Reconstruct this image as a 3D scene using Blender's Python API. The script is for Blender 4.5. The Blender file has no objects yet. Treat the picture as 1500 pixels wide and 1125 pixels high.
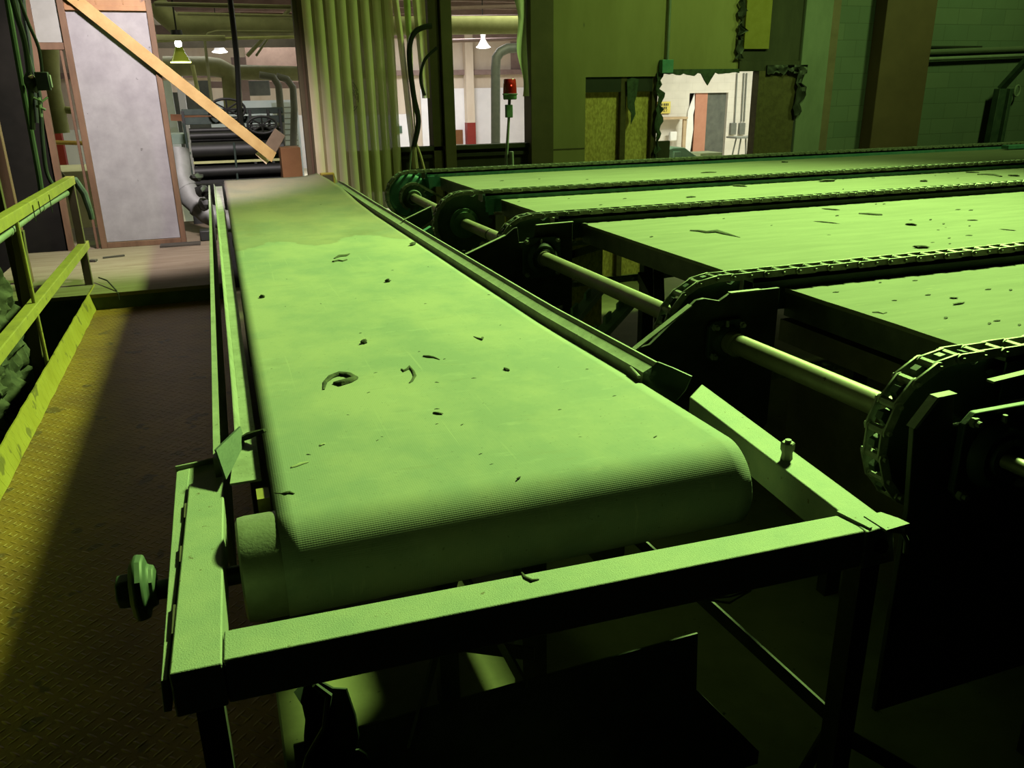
import bpy, math, random
from mathutils import Vector, Matrix, noise
R = math.radians
sin, cos, pi = math.sin, math.cos, math.pi
rng = random.Random(7)
sc = bpy.context.scene
col = sc.collection

# ------------------------------------------------------------------ camera frame (also used to read real positions off the photo)
CAM = Vector((0, 0, 1.6)); YAW, PIT, ROLL, F = .336396, .342347, -.017210, 1200.0
fwd = Vector((sin(YAW)*cos(PIT), cos(YAW)*cos(PIT), -sin(PIT)))
_r = Vector((cos(YAW), -sin(YAW), 0)); _u = _r.cross(fwd)
right = _r*cos(ROLL)+_u*sin(ROLL); up = -_r*sin(ROLL)+_u*cos(ROLL)
def ray(x, y): return right*(x-750)-up*(y-562.5)+fwd*F
def atZ(x, y, z): d = ray(x, y); return CAM+d*((z-1.6)/d.z)
def atY(x, y, Y): d = ray(x, y); return CAM+d*(Y/d.y)

# ------------------------------------------------------------------ materials
import re
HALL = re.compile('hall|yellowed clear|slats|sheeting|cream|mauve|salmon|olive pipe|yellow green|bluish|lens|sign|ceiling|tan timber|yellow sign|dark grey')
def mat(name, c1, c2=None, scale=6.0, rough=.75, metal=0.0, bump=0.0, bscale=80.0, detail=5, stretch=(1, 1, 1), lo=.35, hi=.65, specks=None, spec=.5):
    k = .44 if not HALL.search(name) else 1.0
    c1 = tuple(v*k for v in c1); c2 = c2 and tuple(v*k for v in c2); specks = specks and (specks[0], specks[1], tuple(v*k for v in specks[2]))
    m = bpy.data.materials.new(name); m.use_nodes = True
    nt = m.node_tree; b = nt.nodes['Principled BSDF']; L = nt.links.new
    b.inputs['Roughness'].default_value = rough; b.inputs['Metallic'].default_value = metal
    b.inputs['Specular IOR Level'].default_value = spec
    tc = nt.nodes.new('ShaderNodeTexCoord'); mp = nt.nodes.new('ShaderNodeMapping')
    mp.inputs['Scale'].default_value = stretch; L(tc.outputs['Object'], mp.inputs['Vector'])
    def nz(s, d=detail):
        n = nt.nodes.new('ShaderNodeTexNoise'); n.inputs['Scale'].default_value = s; n.inputs['Detail'].default_value = d
        n.inputs['Roughness'].default_value = .62; L(mp.outputs[0], n.inputs['Vector']); return n
    colsock = None
    if c2 is None: b.inputs['Base Color'].default_value = (*c1, 1)
    else:
        n = nz(scale); rp = nt.nodes.new('ShaderNodeValToRGB'); e = rp.color_ramp.elements
        e[0].position, e[0].color = lo, (*c1, 1); e[1].position, e[1].color = hi, (*c2, 1)
        L(n.outputs['Fac'], rp.inputs['Fac']); colsock = rp.outputs['Color']
        if specks:
            n2 = nz(specks[0], 3); r2 = nt.nodes.new('ShaderNodeValToRGB'); e = r2.color_ramp.elements
            e[0].position, e[0].color = specks[1], (0, 0, 0, 1); e[1].position, e[1].color = specks[1]+.03, (1, 1, 1, 1)
            L(n2.outputs['Fac'], r2.inputs['Fac']); mx = nt.nodes.new('ShaderNodeMix'); mx.data_type = 'RGBA'
            L(r2.outputs['Color'], mx.inputs[0]); L(colsock, mx.inputs[6]); mx.inputs[7].default_value = (*specks[2], 1); colsock = mx.outputs[2]
        L(colsock, b.inputs['Base Color'])
    if bump:
        n = nz(bscale, 4); bp = nt.nodes.new('ShaderNodeBump'); bp.inputs['Strength'].default_value = bump; bp.inputs['Distance'].default_value = .003
        L(n.outputs['Fac'], bp.inputs['Height']); L(bp.outputs[0], b.inputs['Normal'])
    m['_col'] = 1
    return m
def mnode(nt, op, a, b=None, c=None, clamp=False):
    n = nt.nodes.new('ShaderNodeMath'); n.operation = op; n.use_clamp = clamp
    for i, v in enumerate((a, b, c)):
        if v is None: continue
        if isinstance(v, (int, float)): n.inputs[i].default_value = v
        else: nt.links.new(v, n.inputs[i])
    return n.outputs[0]
def mixc(nt, f, a, b, blend='MIX'):
    n = nt.nodes.new('ShaderNodeMix'); n.data_type = 'RGBA'; n.blend_type = blend
    for i, v in ((0, f), (6, a), (7, b)):
        if isinstance(v, (int, float)): n.inputs[i].default_value = v
        elif isinstance(v, tuple): n.inputs[i].default_value = (*v, 1)
        else: nt.links.new(v, n.inputs[i])
    return n.outputs[2]
def emis(name, c, s):
    m = bpy.data.materials.new(name); m.use_nodes = True; b = m.node_tree.nodes['Principled BSDF']
    b.inputs['Base Color'].default_value = (*c, 1); b.inputs['Emission Color'].default_value = (*c, 1); b.inputs['Emission Strength'].default_value = s
    return m

M = {}
M['dusty_steel'] = mat('dusty steel', (.40, .40, .34), (.56, .56, .49), 14, .7, .1, .25, 160, specks=(60, .66, (.22, .2, .15)))
M['frame_top'] = mat('worn painted steel', (.42, .46, .40), (.54, .54, .45), 9, .7, .05, .5, 300, specks=(30, .68, (.25, .2, .13)))
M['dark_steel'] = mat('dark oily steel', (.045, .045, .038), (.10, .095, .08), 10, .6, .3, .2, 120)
M['brown_steel'] = mat('rust brown steel', (.12, .085, .06), (.2, .15, .11), 7, .7, .2, .2, 120)
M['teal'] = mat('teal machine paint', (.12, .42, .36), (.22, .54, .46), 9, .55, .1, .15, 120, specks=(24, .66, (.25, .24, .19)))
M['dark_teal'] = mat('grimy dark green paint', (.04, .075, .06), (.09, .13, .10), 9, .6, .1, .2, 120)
M['chain'] = mat('dusty chain steel', (.30, .30, .25), (.56, .56, .47), 25, .55, .25, .3, 200)
M['shaft'] = mat('shaft steel', (.42, .37, .29), (.52, .47, .37), 12, .5, .35, .1, 120, specks=(30, .7, (.2, .15, .1)))
M['board'] = mat('dusty plywood', (.205, .195, .145), (.27, .255, .195), 5, .85, 0, .15, 90, stretch=(.5, 3, 1), specks=(24, .68, (.36, .31, .2)))
M['yellow'] = mat('worn yellow paint', (.44, .34, .09), (.58, .45, .10), 10, .6, 0, .3, 90, specks=(26, .64, (.26, .19, .06)))
M['conduit'] = mat('grey conduit', (.38, .42, .38), (.48, .50, .46), 10, .5, .2)
M['wood_plank'] = mat('amber plank', (.60, .35, .11), (.78, .49, .18), 5, .7, 0, .15, 60, stretch=(1, 1, 1), specks=(9, .67, (.30, .15, .05)))
M['brown_wood'] = mat('brown stained wood', (.17, .082, .036), (.27, .14, .07), 9, .7, 0, .2, 60, stretch=(1, 1, .25))
M['orange_wood'] = mat('orange panelled wood', (.42, .18, .06), (.55, .27, .1), 6, .6, 0, .1, 60, stretch=(1, 1, .4), specks=(7, .66, (.2, .08, .05)))
M['block_wood'] = mat('dull brown block', (.17, .10, .06), (.22, .14, .09), 9, .75)
M['panel'] = mat('whitish panel', (.40, .37, .385), (.52, .49, .50), 5, .8, 0, .08, 60, specks=(13, .70, (.24, .22, .22)))
M['drywall'] = mat('stained white drywall', (.44, .43, .39), (.52, .51, .47), 6, .85, 0, .1, 60, specks=(14, .67, (.3, .3, .3)))
M['platform'] = mat('worn tan planking', (.27, .195, .12), (.38, .30, .20), 5, .8, 0, .2, 60, stretch=(.35, 3, 1), specks=(8, .64, (.24, .15, .09)))
M['dirt'] = mat('dark grime', (.03, .028, .02), (.07, .06, .045), 8, .9, 0, .4, 40)
M['floor'] = mat('stained concrete', (.30, .27, .14), (.42, .38, .2), 3, .85, 0, .3, 40, specks=(20, .68, (.1, .09, .06)))
M['rough'] = mat('rough stone', (.04, .04, .03), (.14, .13, .10), 9, .9, 0, 1.0, 30)
M['green_wall'] = mat('faded drywall', (.46, .38, .17), (.56, .47, .23), 2.2, .85, 0, .1, 40, stretch=(1, 1, .3), specks=(5, .70, (.2, .18, .11)))
M['osb'] = mat('hall strand board', (.36, .25, .07), (.60, .44, .15), 26, .8, 0, .3, 60, stretch=(1.6, 1, .8), lo=.38, hi=.62)
M['osb_dark'] = mat('dark strand board', (.13, .085, .035), (.2, .14, .06), 16, .85, 0, .3, 60)
M['dark_wood'] = mat('dark old timber', (.055, .045, .03), (.09, .075, .05), 6, .85, 0, .2, 40, stretch=(1, 1, .3))
M['olive_steel'] = mat('olive brown column paint', (.14, .095, .045), (.2, .14, .07), 3, .75, 0, .1, 40)
M['brown_col'] = mat('red brown column paint', (.17, .085, .05), (.21, .11, .065), 3, .75, 0, .1, 60)
M['conc'] = mat('pale concrete', (.27, .29, .24), (.37, .39, .33), 3, .85, 0, .2, 40, stretch=(1, 1, .4))
M['red_brown'] = mat('faded red paint', (.27, .17, .13), (.34, .22, .17), 5, .8)
M['cloth'] = mat('pale hall cloth', (.66, .62, .54), (.76, .72, .64), 6, .9)
M['hood'] = mat('hall hood green', (.22, .42, .27), (.32, .52, .35), 5, .6)
M['bin'] = mat('hall bin green', (.5, .6, .32), (.58, .68, .4), 4, .6)
M['insul'] = mat('dirty yellow insulation', (.42, .33, .06), (.5, .4, .1), 8, .95, 0, .5, 20)
M['rag'] = mat('torn dark rag', (.05, .075, .055), (.12, .17, .12), 16, .9, 0, .6, 50)
M['pvc'] = None
M['black'] = mat('matt black', (.02, .02, .018), (.035, .035, .03), 6, .55)
M['black_hose'] = mat('black rubber hose', (.03, .032, .028), None, rough=.3)
M['cable'] = mat('dark green cable', (.018, .026, .018), (.035, .05, .035), 6, .6)  # this and the next tone are darkened in place of shade on the cables
M['green_cable'] = mat('pale green conduit', (.08, .115, .085), (.11, .15, .115), 6, .5)
M['duct'] = mat('galvanised duct', (.33, .33, .31), (.45, .45, .43), 6, .62, .15, .15, 30)
M['duct_yellow'] = mat('yellow green duct', (.34, .35, .14), (.44, .45, .2), 6, .6)
M['hall_cream'] = mat('stained cream plywood', (.62, .52, .40), (.74, .66, .54), 1.4, .85, stretch=(1, 1, .3), specks=(1.8, .66, (.30, .22, .15)))
M['hall_white'] = mat('white sheeting', (.86, .86, .88), (.93, .93, .95), 2, .7, specks=(3, .70, (.5, .5, .5)))
M['hall_dark'] = mat('sooty ceiling', (.09, .08, .06), (.16, .14, .10), 2, .9)
M['hall_pipe'] = mat('olive pipe', (.17, .17, .085), (.26, .26, .14), 3, .6)
M['hall_brown'] = mat('mauve brown beam', (.22, .15, .13), (.29, .21, .19), 3, .8)
M['soot'] = mat('soot black roof', (.012, .011, .009), (.025, .022, .018), 2, .95, spec=.1)  # black that kills ceiling bounce and puts shade into the partition's colour
M['hall_floor'] = mat('pale hall concrete', (.55, .52, .36), (.66, .63, .46), 2, .8)
M['red'] = mat('red paint', (.5, .04, .03), (.58, .06, .04), 5, .5)
M['salmon'] = mat('salmon paint', (.50, .22, .15), (.56, .27, .19), 3, .8)
M['grey_dark'] = mat('dark grey curtain', (.09, .10, .09), (.14, .15, .13), 4, .8)
M['blue_white'] = mat('bluish white slats', (.62, .70, .80), (.70, .76, .84), 4, .6)
M['green_paint'] = mat('pale green paint', (.42, .60, .46), (.50, .66, .52), 9, .55, 0, .15, 60, specks=(18, .68, (.25, .25, .16)))
M['mach_green'] = mat('machine green paint', (.12, .26, .16), (.2, .34, .22), 5, .6)
M['orange'] = mat('dull orange paint', (.42, .17, .05), (.5, .22, .07), 5, .7)
M['yellow_bright'] = mat('yellow painted box', (.62, .38, .04), (.7, .45, .06), 8, .6, specks=(14, .62, (.1, .09, .04)))
M['sign'] = mat('yellow sign', (.72, .62, .12), (.78, .68, .16), 5, .6)
M['ink'] = mat('sign ink', (.10, .09, .03))
M['tan'] = mat('tan timber', (.46, .33, .21), (.55, .42, .28), 4, .8)
M['bark'] = mat('dark bark', (.035, .04, .02), (.12, .12, .06), 60, .9, 0, .6, 200)
M['chip'] = mat('pale wood chip', (.58, .56, .40), (.7, .68, .5), 30, .8)
M['mirror_metal'] = mat('bright pipe', (.55, .57, .50), (.62, .63, .56), 4, .25, .6)
M['lag'] = mat('worn rubber lagging', (.38, .38, .30), (.5, .5, .41), 14, .5, .2, .3, 140)
M['grime_green'] = mat('grimy green drum paint', (.06, .11, .08), (.13, .18, .13), 12, .6)
M['lamp_white'] = emis('lamp glow', (1, .98, .92), 14)
M['lamp_yellow'] = emis('yellow lamp glow', (.9, 1, .25), 5)
M['lens_glow'] = emis('lens glow', (1, .12, .06), 3)

# belt: rubber with fine woven ribs, dust patches and a dried water stain at the far end
def belt_mat():
    m = bpy.data.materials.new('dusty ribbed belt'); m.use_nodes = True; nt = m.node_tree; L = nt.links.new
    b = nt.nodes['Principled BSDF']; b.inputs['Roughness'].default_value = .72; b.inputs['Specular IOR Level'].default_value = .25
    tc = nt.nodes.new('ShaderNodeTexCoord'); sp = nt.nodes.new('ShaderNodeSeparateXYZ'); L(tc.outputs['Object'], sp.inputs[0])
    X, Y = sp.outputs[0], sp.outputs[1]          # belt-local: X 0..1.2 across, Y from the head roller
    def nz(s, d, sx=1, sy=1):
        mp = nt.nodes.new('ShaderNodeMapping'); mp.inputs['Scale'].default_value = (sx, sy, 1); L(tc.outputs['Object'], mp.inputs[0])
        n = nt.nodes.new('ShaderNodeTexNoise'); n.inputs['Scale'].default_value = s; n.inputs['Detail'].default_value = d; n.inputs['Roughness'].default_value = .65
        L(mp.outputs[0], n.inputs['Vector']); return n.outputs['Fac']
    def ramp(f, a, ca, b_, cb):
        r = nt.nodes.new('ShaderNodeValToRGB'); e = r.color_ramp.elements
        e[0].position, e[0].color = a, (*ca, 1); e[1].position, e[1].color = b_, (*cb, 1); L(f, r.inputs[0]); return r.outputs[0]
    c = ramp(nz(2.2, 6, 1, .8), .38, (.37, .42, .38), .60, (.52, .52, .43))
    c = mixc(nt, mnode(nt, 'MULTIPLY', ramp(nz(7, 6, 1, 3), .58, (0, 0, 0), .75, (1, 1, 1)), .55), c, (.58, .60, .53))
    c = mixc(nt, mnode(nt, 'MULTIPLY', ramp(nz(5, 6, 1, 4), .60, (0, 0, 0), .7, (1, 1, 1)), .45), c, (.36, .36, .29))
    c = mixc(nt, mnode(nt, 'MULTIPLY', ramp(nz(75, 2, 1, 1.6), .69, (0, 0, 0), .72, (1, 1, 1)), .5), c, (.16, .16, .11))
    # faint lengthwise scuffs
    c = mixc(nt, mnode(nt, 'MULTIPLY', ramp(nz(10, 2, 6, .12), .66, (0, 0, 0), .72, (1, 1, 1)), .35), c, (.62, .62, .52))
    # dried water stain
    wob = mnode(nt, 'MULTIPLY', mnode(nt, 'SUBTRACT', nz(2.5, 4), .5), .5)
    lob = mnode(nt, 'MULTIPLY', mnode(nt, 'COSINE', mnode(nt, 'MULTIPLY', X, 11.2)), .15)
    d = mnode(nt, 'SUBTRACT', mnode(nt, 'ADD', Y, mnode(nt, 'ADD', wob, lob)), 3.72)
    inside = mnode(nt, 'MULTIPLY', d, 30, clamp=True)
    edge = mnode(nt, 'MULTIPLY', inside, mnode(nt, 'SUBTRACT', 1, mnode(nt, 'MULTIPLY', d, 4.5, clamp=True), clamp=True))
    st = mixc(nt, mnode(nt, 'MULTIPLY', d, .55, clamp=True), (.92, .84, .84), (.62, .50, .52))
    c = mixc(nt, inside, c, mixc(nt, 1.0, c, st, 'MULTIPLY'))
    c = mixc(nt, mnode(nt, 'MULTIPLY', edge, .35), c, (.30, .27, .2))
    blot = mnode(nt, 'MULTIPLY', mnode(nt, 'MULTIPLY', ramp(nz(3, 4, 1, .7), .55, (0, 0, 0), .66, (1, 1, 1)), inside), .35)
    c = mixc(nt, blot, c, (.26, .22, .16))
    c = mixc(nt, 1.0, c, (.49, .465, .46), 'MULTIPLY')
    L(c, b.inputs['Base Color'])
    wv = nt.nodes.new('ShaderNodeTexWave'); wv.bands_direction = 'Y'; wv.inputs['Scale'].default_value = 62; wv.inputs['Distortion'].default_value = 1.2
    wv.inputs['Detail Scale'].default_value = 9; L(tc.outputs['UV'], wv.inputs['Vector'])
    w2 = nt.nodes.new('ShaderNodeTexWave'); w2.bands_direction = 'X'; w2.inputs['Scale'].default_value = 55; L(tc.outputs['UV'], w2.inputs['Vector'])
    h = mnode(nt, 'ADD', wv.outputs['Fac'], mnode(nt, 'MULTIPLY', w2.outputs['Fac'], .3))
    bp = nt.nodes.new('ShaderNodeBump'); bp.inputs['Strength'].default_value = .26; bp.inputs['Distance'].default_value = .0012
    L(h, bp.inputs['Height']); L(bp.outputs[0], b.inputs['Normal'])
    return m
M['belt'] = belt_mat()

def plate_mat(name, c1, c2, c3, sc_, rough=.5):
    """rusty tread plate: raised lozenges at two angles"""
    m = mat(name, c1, c2, 3, rough, .15, specks=(5, .62, c3)); nt = m.node_tree; L = nt.links.new; b = nt.nodes['Principled BSDF']
    tc = nt.nodes.new('ShaderNodeTexCoord'); sp = nt.nodes.new('ShaderNodeSeparateXYZ'); L(tc.outputs['Object'], sp.inputs[0])
    u = mnode(nt, 'MULTIPLY', mnode(nt, 'ADD', sp.outputs[0], sp.outputs[1]), sc_); v = mnode(nt, 'MULTIPLY', mnode(nt, 'SUBTRACT', sp.outputs[0], sp.outputs[1]), sc_)
    def bumpy(a, b_, off):
        fa = mnode(nt, 'SUBTRACT', mnode(nt, 'FRACT', mnode(nt, 'ADD', mnode(nt, 'MULTIPLY', a, .5), off)), .5)
        fb = mnode(nt, 'SUBTRACT', mnode(nt, 'FRACT', mnode(nt, 'ADD', mnode(nt, 'MULTIPLY', b_, 1.0), off)), .5)
        q = mnode(nt, 'ADD', mnode(nt, 'POWER', mnode(nt, 'MULTIPLY', mnode(nt, 'ABSOLUTE', fa), 3.2), 2), mnode(nt, 'POWER', mnode(nt, 'MULTIPLY', mnode(nt, 'ABSOLUTE', fb), 6.5), 2))
        return mnode(nt, 'SUBTRACT', 1, q, clamp=True)
    h = mnode(nt, 'MAXIMUM', bumpy(u, v, 0), bumpy(v, u, .5))
    bp = nt.nodes.new('ShaderNodeBump'); bp.inputs['Strength'].default_value = 1.0; bp.inputs['Distance'].default_value = .003
    n = nt.nodes.new('ShaderNodeTexNoise'); n.inputs['Scale'].default_value = 120; L(tc.outputs['Object'], n.inputs['Vector'])
    L(mnode(nt, 'ADD', h, mnode(nt, 'MULTIPLY', n.outputs['Fac'], .35)), bp.inputs['Height']); L(bp.outputs[0], b.inputs['Normal'])
    return m
M['tread'] = plate_mat('rusty tread plate', (.33, .14, .05), (.50, .24, .045), (.22, .10, .05), 22, .48)
M['tread_yellow'] = plate_mat('yellow tread kerb', (.50, .37, .05), (.62, .47, .09), (.3, .22, .06), 22, .55)

def block_mat(name, c1, c2, mort):
    m = bpy.data.materials.new(name); m.use_nodes = True; nt = m.node_tree; L = nt.links.new; b = nt.nodes['Principled BSDF']; b.inputs['Roughness'].default_value = .85
    tc = nt.nodes.new('ShaderNodeTexCoord'); mp = nt.nodes.new('ShaderNodeMapping'); mp.inputs['Rotation'].default_value = (R(90), 0, 0); L(tc.outputs['Object'], mp.inputs[0])
    br = nt.nodes.new('ShaderNodeTexBrick'); br.inputs['Scale'].default_value = 1; br.inputs['Brick Width'].default_value = .42; br.inputs['Row Height'].default_value = .205
    br.inputs['Mortar Size'].default_value = .003; br.inputs['Color1'].default_value = (*c1, 1); br.inputs['Color2'].default_value = (*c2, 1); br.inputs['Mortar'].default_value = (*mort, 1)
    L(mp.outputs[0], br.inputs['Vector'])
    n = nt.nodes.new('ShaderNodeTexNoise'); n.inputs['Scale'].default_value = 3; n.inputs['Detail'].default_value = 6; L(tc.outputs['Object'], n.inputs['Vector'])
    c = mixc(nt, mnode(nt, 'MULTIPLY', n.outputs['Fac'], .6), br.outputs['Color'], tuple(x*.6 for x in c1)); L(c, b.inputs['Base Color'])
    bp = nt.nodes.new('ShaderNodeBump'); bp.inputs['Strength'].default_value = .5; bp.inputs['Distance'].default_value = .003; bp.invert = True
    L(br.outputs['Fac'], bp.inputs['Height']); L(bp.outputs[0], b.inputs['Normal'])
    return m
M['block'] = block_mat('painted block wall', (.115, .13, .11), (.09, .11, .095), (.05, .06, .045))
M['block_white'] = block_mat('white block wall', (.80, .76, .70), (.84, .80, .75), (.66, .62, .56))

def pvc_mat(nm_, c1_, c2_, al):
    m = mat(nm_, c1_, c2_, 3, .35, 0, .08, 30, stretch=(1, 1, .25)); b = m.node_tree.nodes['Principled BSDF']
    b.inputs['Alpha'].default_value = al
    return m
M['pvc'] = pvc_mat('yellowed clear strip', (.66, .53, .36), (.78, .65, .47), .72)
M['pvc_dark'] = pvc_mat('yellowed clear overlap', (.30, .235, .11), (.38, .30, .16), .78)
def lens_mat():
    m = mat('red plastic lens', (.45, .02, .02), None, rough=.15); b = m.node_tree.nodes['Principled BSDF']
    b.inputs['Transmission Weight'].default_value = .55; return m
M['lens'] = lens_mat()

# ------------------------------------------------------------------ mesh building
WL = {}
class MB:
    def __init__(s): s.v = []; s.f = []; s.sm = []
    def add(s, vs, fs, smooth=False):
        o = len(s.v); s.v += [Vector(p) for p in vs]; s.f += [[i+o for i in f] for f in fs]; s.sm += [smooth]*len(fs); return s
    def hexa(s, p): return s.add(p, [(0, 3, 2, 1), (4, 5, 6, 7), (0, 1, 5, 4), (1, 2, 6, 5), (2, 3, 7, 6), (3, 0, 4, 7)])
    def box(s, x0, x1, y0, y1, z0, z1): return s.hexa([(x0, y0, z0), (x1, y0, z0), (x1, y1, z0), (x0, y1, z0), (x0, y0, z1), (x1, y0, z1), (x1, y1, z1), (x0, y1, z1)])
    def bar(s, a, b, w, h, upv=(0, 0, 1)):
        a, b, upv = Vector(a), Vector(b), Vector(upv); d = (b-a).normalized(); n = d.cross(upv)
        if n.length < 1e-4: n = d.cross(Vector((1, 0, 0)))
        n.normalize(); q = n.cross(d).normalized(); n = n*w/2; q = q*h/2
        return s.hexa([a-n-q, b-n-q, b+n-q, a+n-q, a-n+q, b-n+q, b+n+q, a+n+q])
    def tube(s, pts, r, n=12, caps=True, smooth=True):
        pts = [Vector(p) for p in pts]; k = len(pts); rs = r if isinstance(r, (list, tuple)) else [r]*k
        vs = []; t = (pts[1]-pts[0]).normalized(); ref = Vector((0, 0, 1)) if abs(t.z) < .9 else Vector((1, 0, 0))
        nx = t.cross(ref).normalized()
        for i, p in enumerate(pts):
            t = ((pts[min(i+1, k-1)]-pts[i]).normalized()+(pts[i]-pts[max(i-1, 0)]).normalized()).normalized()
            nx = (nx-t*nx.dot(t)).normalized(); ny = t.cross(nx)
            vs += [p+(nx*cos(2*pi*j/n)+ny*sin(2*pi*j/n))*rs[i] for j in range(n)]
        fs = [(i*n+j, i*n+(j+1) % n, (i+1)*n+(j+1) % n, (i+1)*n+j) for i in range(k-1) for j in range(n)]
        s.add(vs, fs, smooth)
        if caps: s.add(vs[:n], [tuple(range(n))[::-1]]); s.add(vs[-n:], [tuple(range(n))])
        return s
    def lathe(s, prof, o, ax, n=24):
        """prof: (radius, height) pairs along the axis"""
        o, ax = Vector(o), Vector(ax).normalized(); ref = Vector((0, 0, 1)) if abs(ax.z) < .9 else Vector((1, 0, 0))
        nx = ax.cross(ref).normalized(); ny = ax.cross(nx); vs = []
        for r, h in prof: vs += [o+ax*h+(nx*cos(2*pi*j/n)+ny*sin(2*pi*j/n))*max(r, 1e-5) for j in range(n)]
        fs = [(i*n+j, i*n+(j+1) % n, (i+1)*n+(j+1) % n, (i+1)*n+j) for i in range(len(prof)-1) for j in range(n)]
        return s.add(vs, fs, True)
    def prism(s, poly, axis, a0, a1):
        def P(u, v, a): return {'x': (a, u, v), 'y': (u, a, v), 'z': (u, v, a)}[axis]
        n = len(poly); vs = [P(u, v, a0) for u, v in poly]+[P(u, v, a1) for u, v in poly]
        return s.add(vs, [tuple(range(n)), tuple(range(2*n-1, n-1, -1))]+[(i, i+n, (i+1) % n+n, (i+1) % n) for i in range(n)])
    def grid(s, fn, nu, nv, smooth=True):
        vs = [fn(i/nu, j/nv) for j in range(nv+1) for i in range(nu+1)]; w = nu+1
        return s.add(vs, [(j*w+i, j*w+i+1, (j+1)*w+i+1, (j+1)*w+i) for j in range(nv) for i in range(nu)], smooth)
    def sheet(s, fn, nu, nv, th):
        """closed thin shell: front grid plus an offset back"""
        a = [Vector(fn(i/nu, j/nv)) for j in range(nv+1) for i in range(nu+1)]; w = nu+1; t = Vector(th); n = len(a)
        vs = a+[p+t for p in a]
        fs = []
        for j in range(nv):
            for i in range(nu):
                q = (j*w+i, j*w+i+1, (j+1)*w+i+1, (j+1)*w+i); fs += [q, tuple(x+n for x in q[::-1])]
        rim = list(range(w))+[j*w+nu for j in range(1, nv+1)]+[nv*w+i for i in range(nu-1, -1, -1)]+[j*w for j in range(nv-1, 0, -1)]
        for k in range(len(rim)): x, y = rim[k], rim[(k+1) % len(rim)]; fs.append((y, x, x+n, y+n))
        return s.add(vs, fs, True)
    def rock(s, c, sx, sy, sz, seed=0, n=2):
        import bmesh
        bm = bmesh.new(); bmesh.ops.create_icosphere(bm, subdivisions=n, radius=1)
        vs = []
        for v in bm.verts:
            k = 1+.55*noise.noise(v.co*1.6+Vector((seed*3.1, seed, 0))); vs.append(Vector(c)+Vector((v.co.x*sx*k, v.co.y*sy*k, v.co.z*sz*k)))
        bm.verts.index_update(); fs = [[v.index for v in f.verts] for f in bm.faces]; bm.free(); return s.add(vs, fs, True)
    def build(s, name, m, parent=None, bevel=0, angle=35, uv=None):
        me = bpy.data.meshes.new(name); o = bpy.data.objects.new(name, me); col.objects.link(o)
        if parent is not None: loc = WL[parent.name]; o.parent = parent
        else:
            xs, ys, zs = [[p[i] for p in s.v] for i in range(3)]
            loc = Vector(((min(xs)+max(xs))/2, (min(ys)+max(ys))/2, min(zs))); o.location = loc
        WL[o.name] = loc.copy()
        me.from_pydata([p-loc for p in s.v], [], s.f); me.validate()
        if len(me.polygons) == len(s.sm): me.polygons.foreach_set('use_smooth', [True]*len(s.sm))
        me.update(); me.set_sharp_from_angle(angle=R(angle))
        import bmesh
        bm = bmesh.new(); bm.from_mesh(me); bmesh.ops.recalc_face_normals(bm, faces=bm.faces); bm.to_mesh(me); bm.free()
        if m is not None: me.materials.append(M[m] if isinstance(m, str) else m)
        if bevel:
            b = o.modifiers.new('edge', 'BEVEL'); b.width = bevel; b.segments = 2; b.limit_method = 'ANGLE'; b.angle_limit = R(40)
        return o
def tag(o, label=None, cat=None, group=None, kind=None):
    if label: o['label'] = label
    if cat: o['category'] = cat
    if group: o['group'] = group
    if kind: o['kind'] = kind
    return o
def empty(name, loc, label, cat, group=None):
    o = bpy.data.objects.new(name, None); col.objects.link(o); o.location = loc; o.empty_display_size = .1; WL[o.name] = Vector(loc); return tag(o, label, cat, group)
def dup(root, loc, label=None, group=None):
    r = root.copy(); col.objects.link(r); r.location = loc; WL[r.name] = Vector(loc)
    if label: r['label'] = label
    if group: r['group'] = group
    for ch in list(root.children):
        c = ch.copy(); col.objects.link(c); c.parent = r
        for g in list(ch.children):
            d = g.copy(); col.objects.link(d); d.parent = c
    return r
def struct(name, mb, m, bevel=0): return tag(mb.build(name, m, None, bevel), kind='structure')
def hexbolt(mb, o, ax, r, h, n=6): mb.lathe([(0, 0), (r, 0), (r, h*.9), (r*.85, h), (0, h)], o, ax, n); return mb
def lerp(a, b, t): return a+(b-a)*t
def pw(pts, t):
    for (a, va), (b, vb) in zip(pts, pts[1:]):
        if t <= b: return va+(vb-va)*max(0, (t-a)/(b-a))
    return pts[-1][1]
GZ = -.7       # ground level; the walkway deck is at z = 0

# ================================================================== A. belt conveyor
RY, RZ, RR = 1.75, .575, .125
bc = empty('belt_conveyor', (.04, RY, 0), 'long dusty rubber belt conveyor with steel side guards and open end frame', 'conveyor')
XR = [(RY, 1.238), (2.3, 1.226), (3.1, 1.197), (5, 1.183), (8.3, 1.168), (8.9, 1.115), (9.3, 1.055)]
XL = [(RY, .036), (4.8, .060), (9.3, .097)]
def ztop(Y): return .70 if Y < 7.2 else .70+.078*((Y-7.2)/2.1)**1.6
def belt_pt(u, Y):
    x = lerp(pw(XL, Y), pw(XR, Y), u); z = ztop(Y)
    z += .03*max(0, (Y-6.5)/2.8)*max(0, (u-.72)/.28)**2 + .0012*noise.noise(Vector((x*2.5, Y*1.6, 0)))*min(1, max(0, (Y-1.8)/.4))
    return Vector((x, Y, z))
rows = []
for k in range(74): rows.append(('t', 9.3-(9.3-RY)*k/73))
for k in range(1, 25): rows.append(('a', 180*k/24))
for k in range(1, 16): rows.append(('b', RY+7.55*k/15))
vs = []; uvs = []; dist = 0; NU = 30
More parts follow.
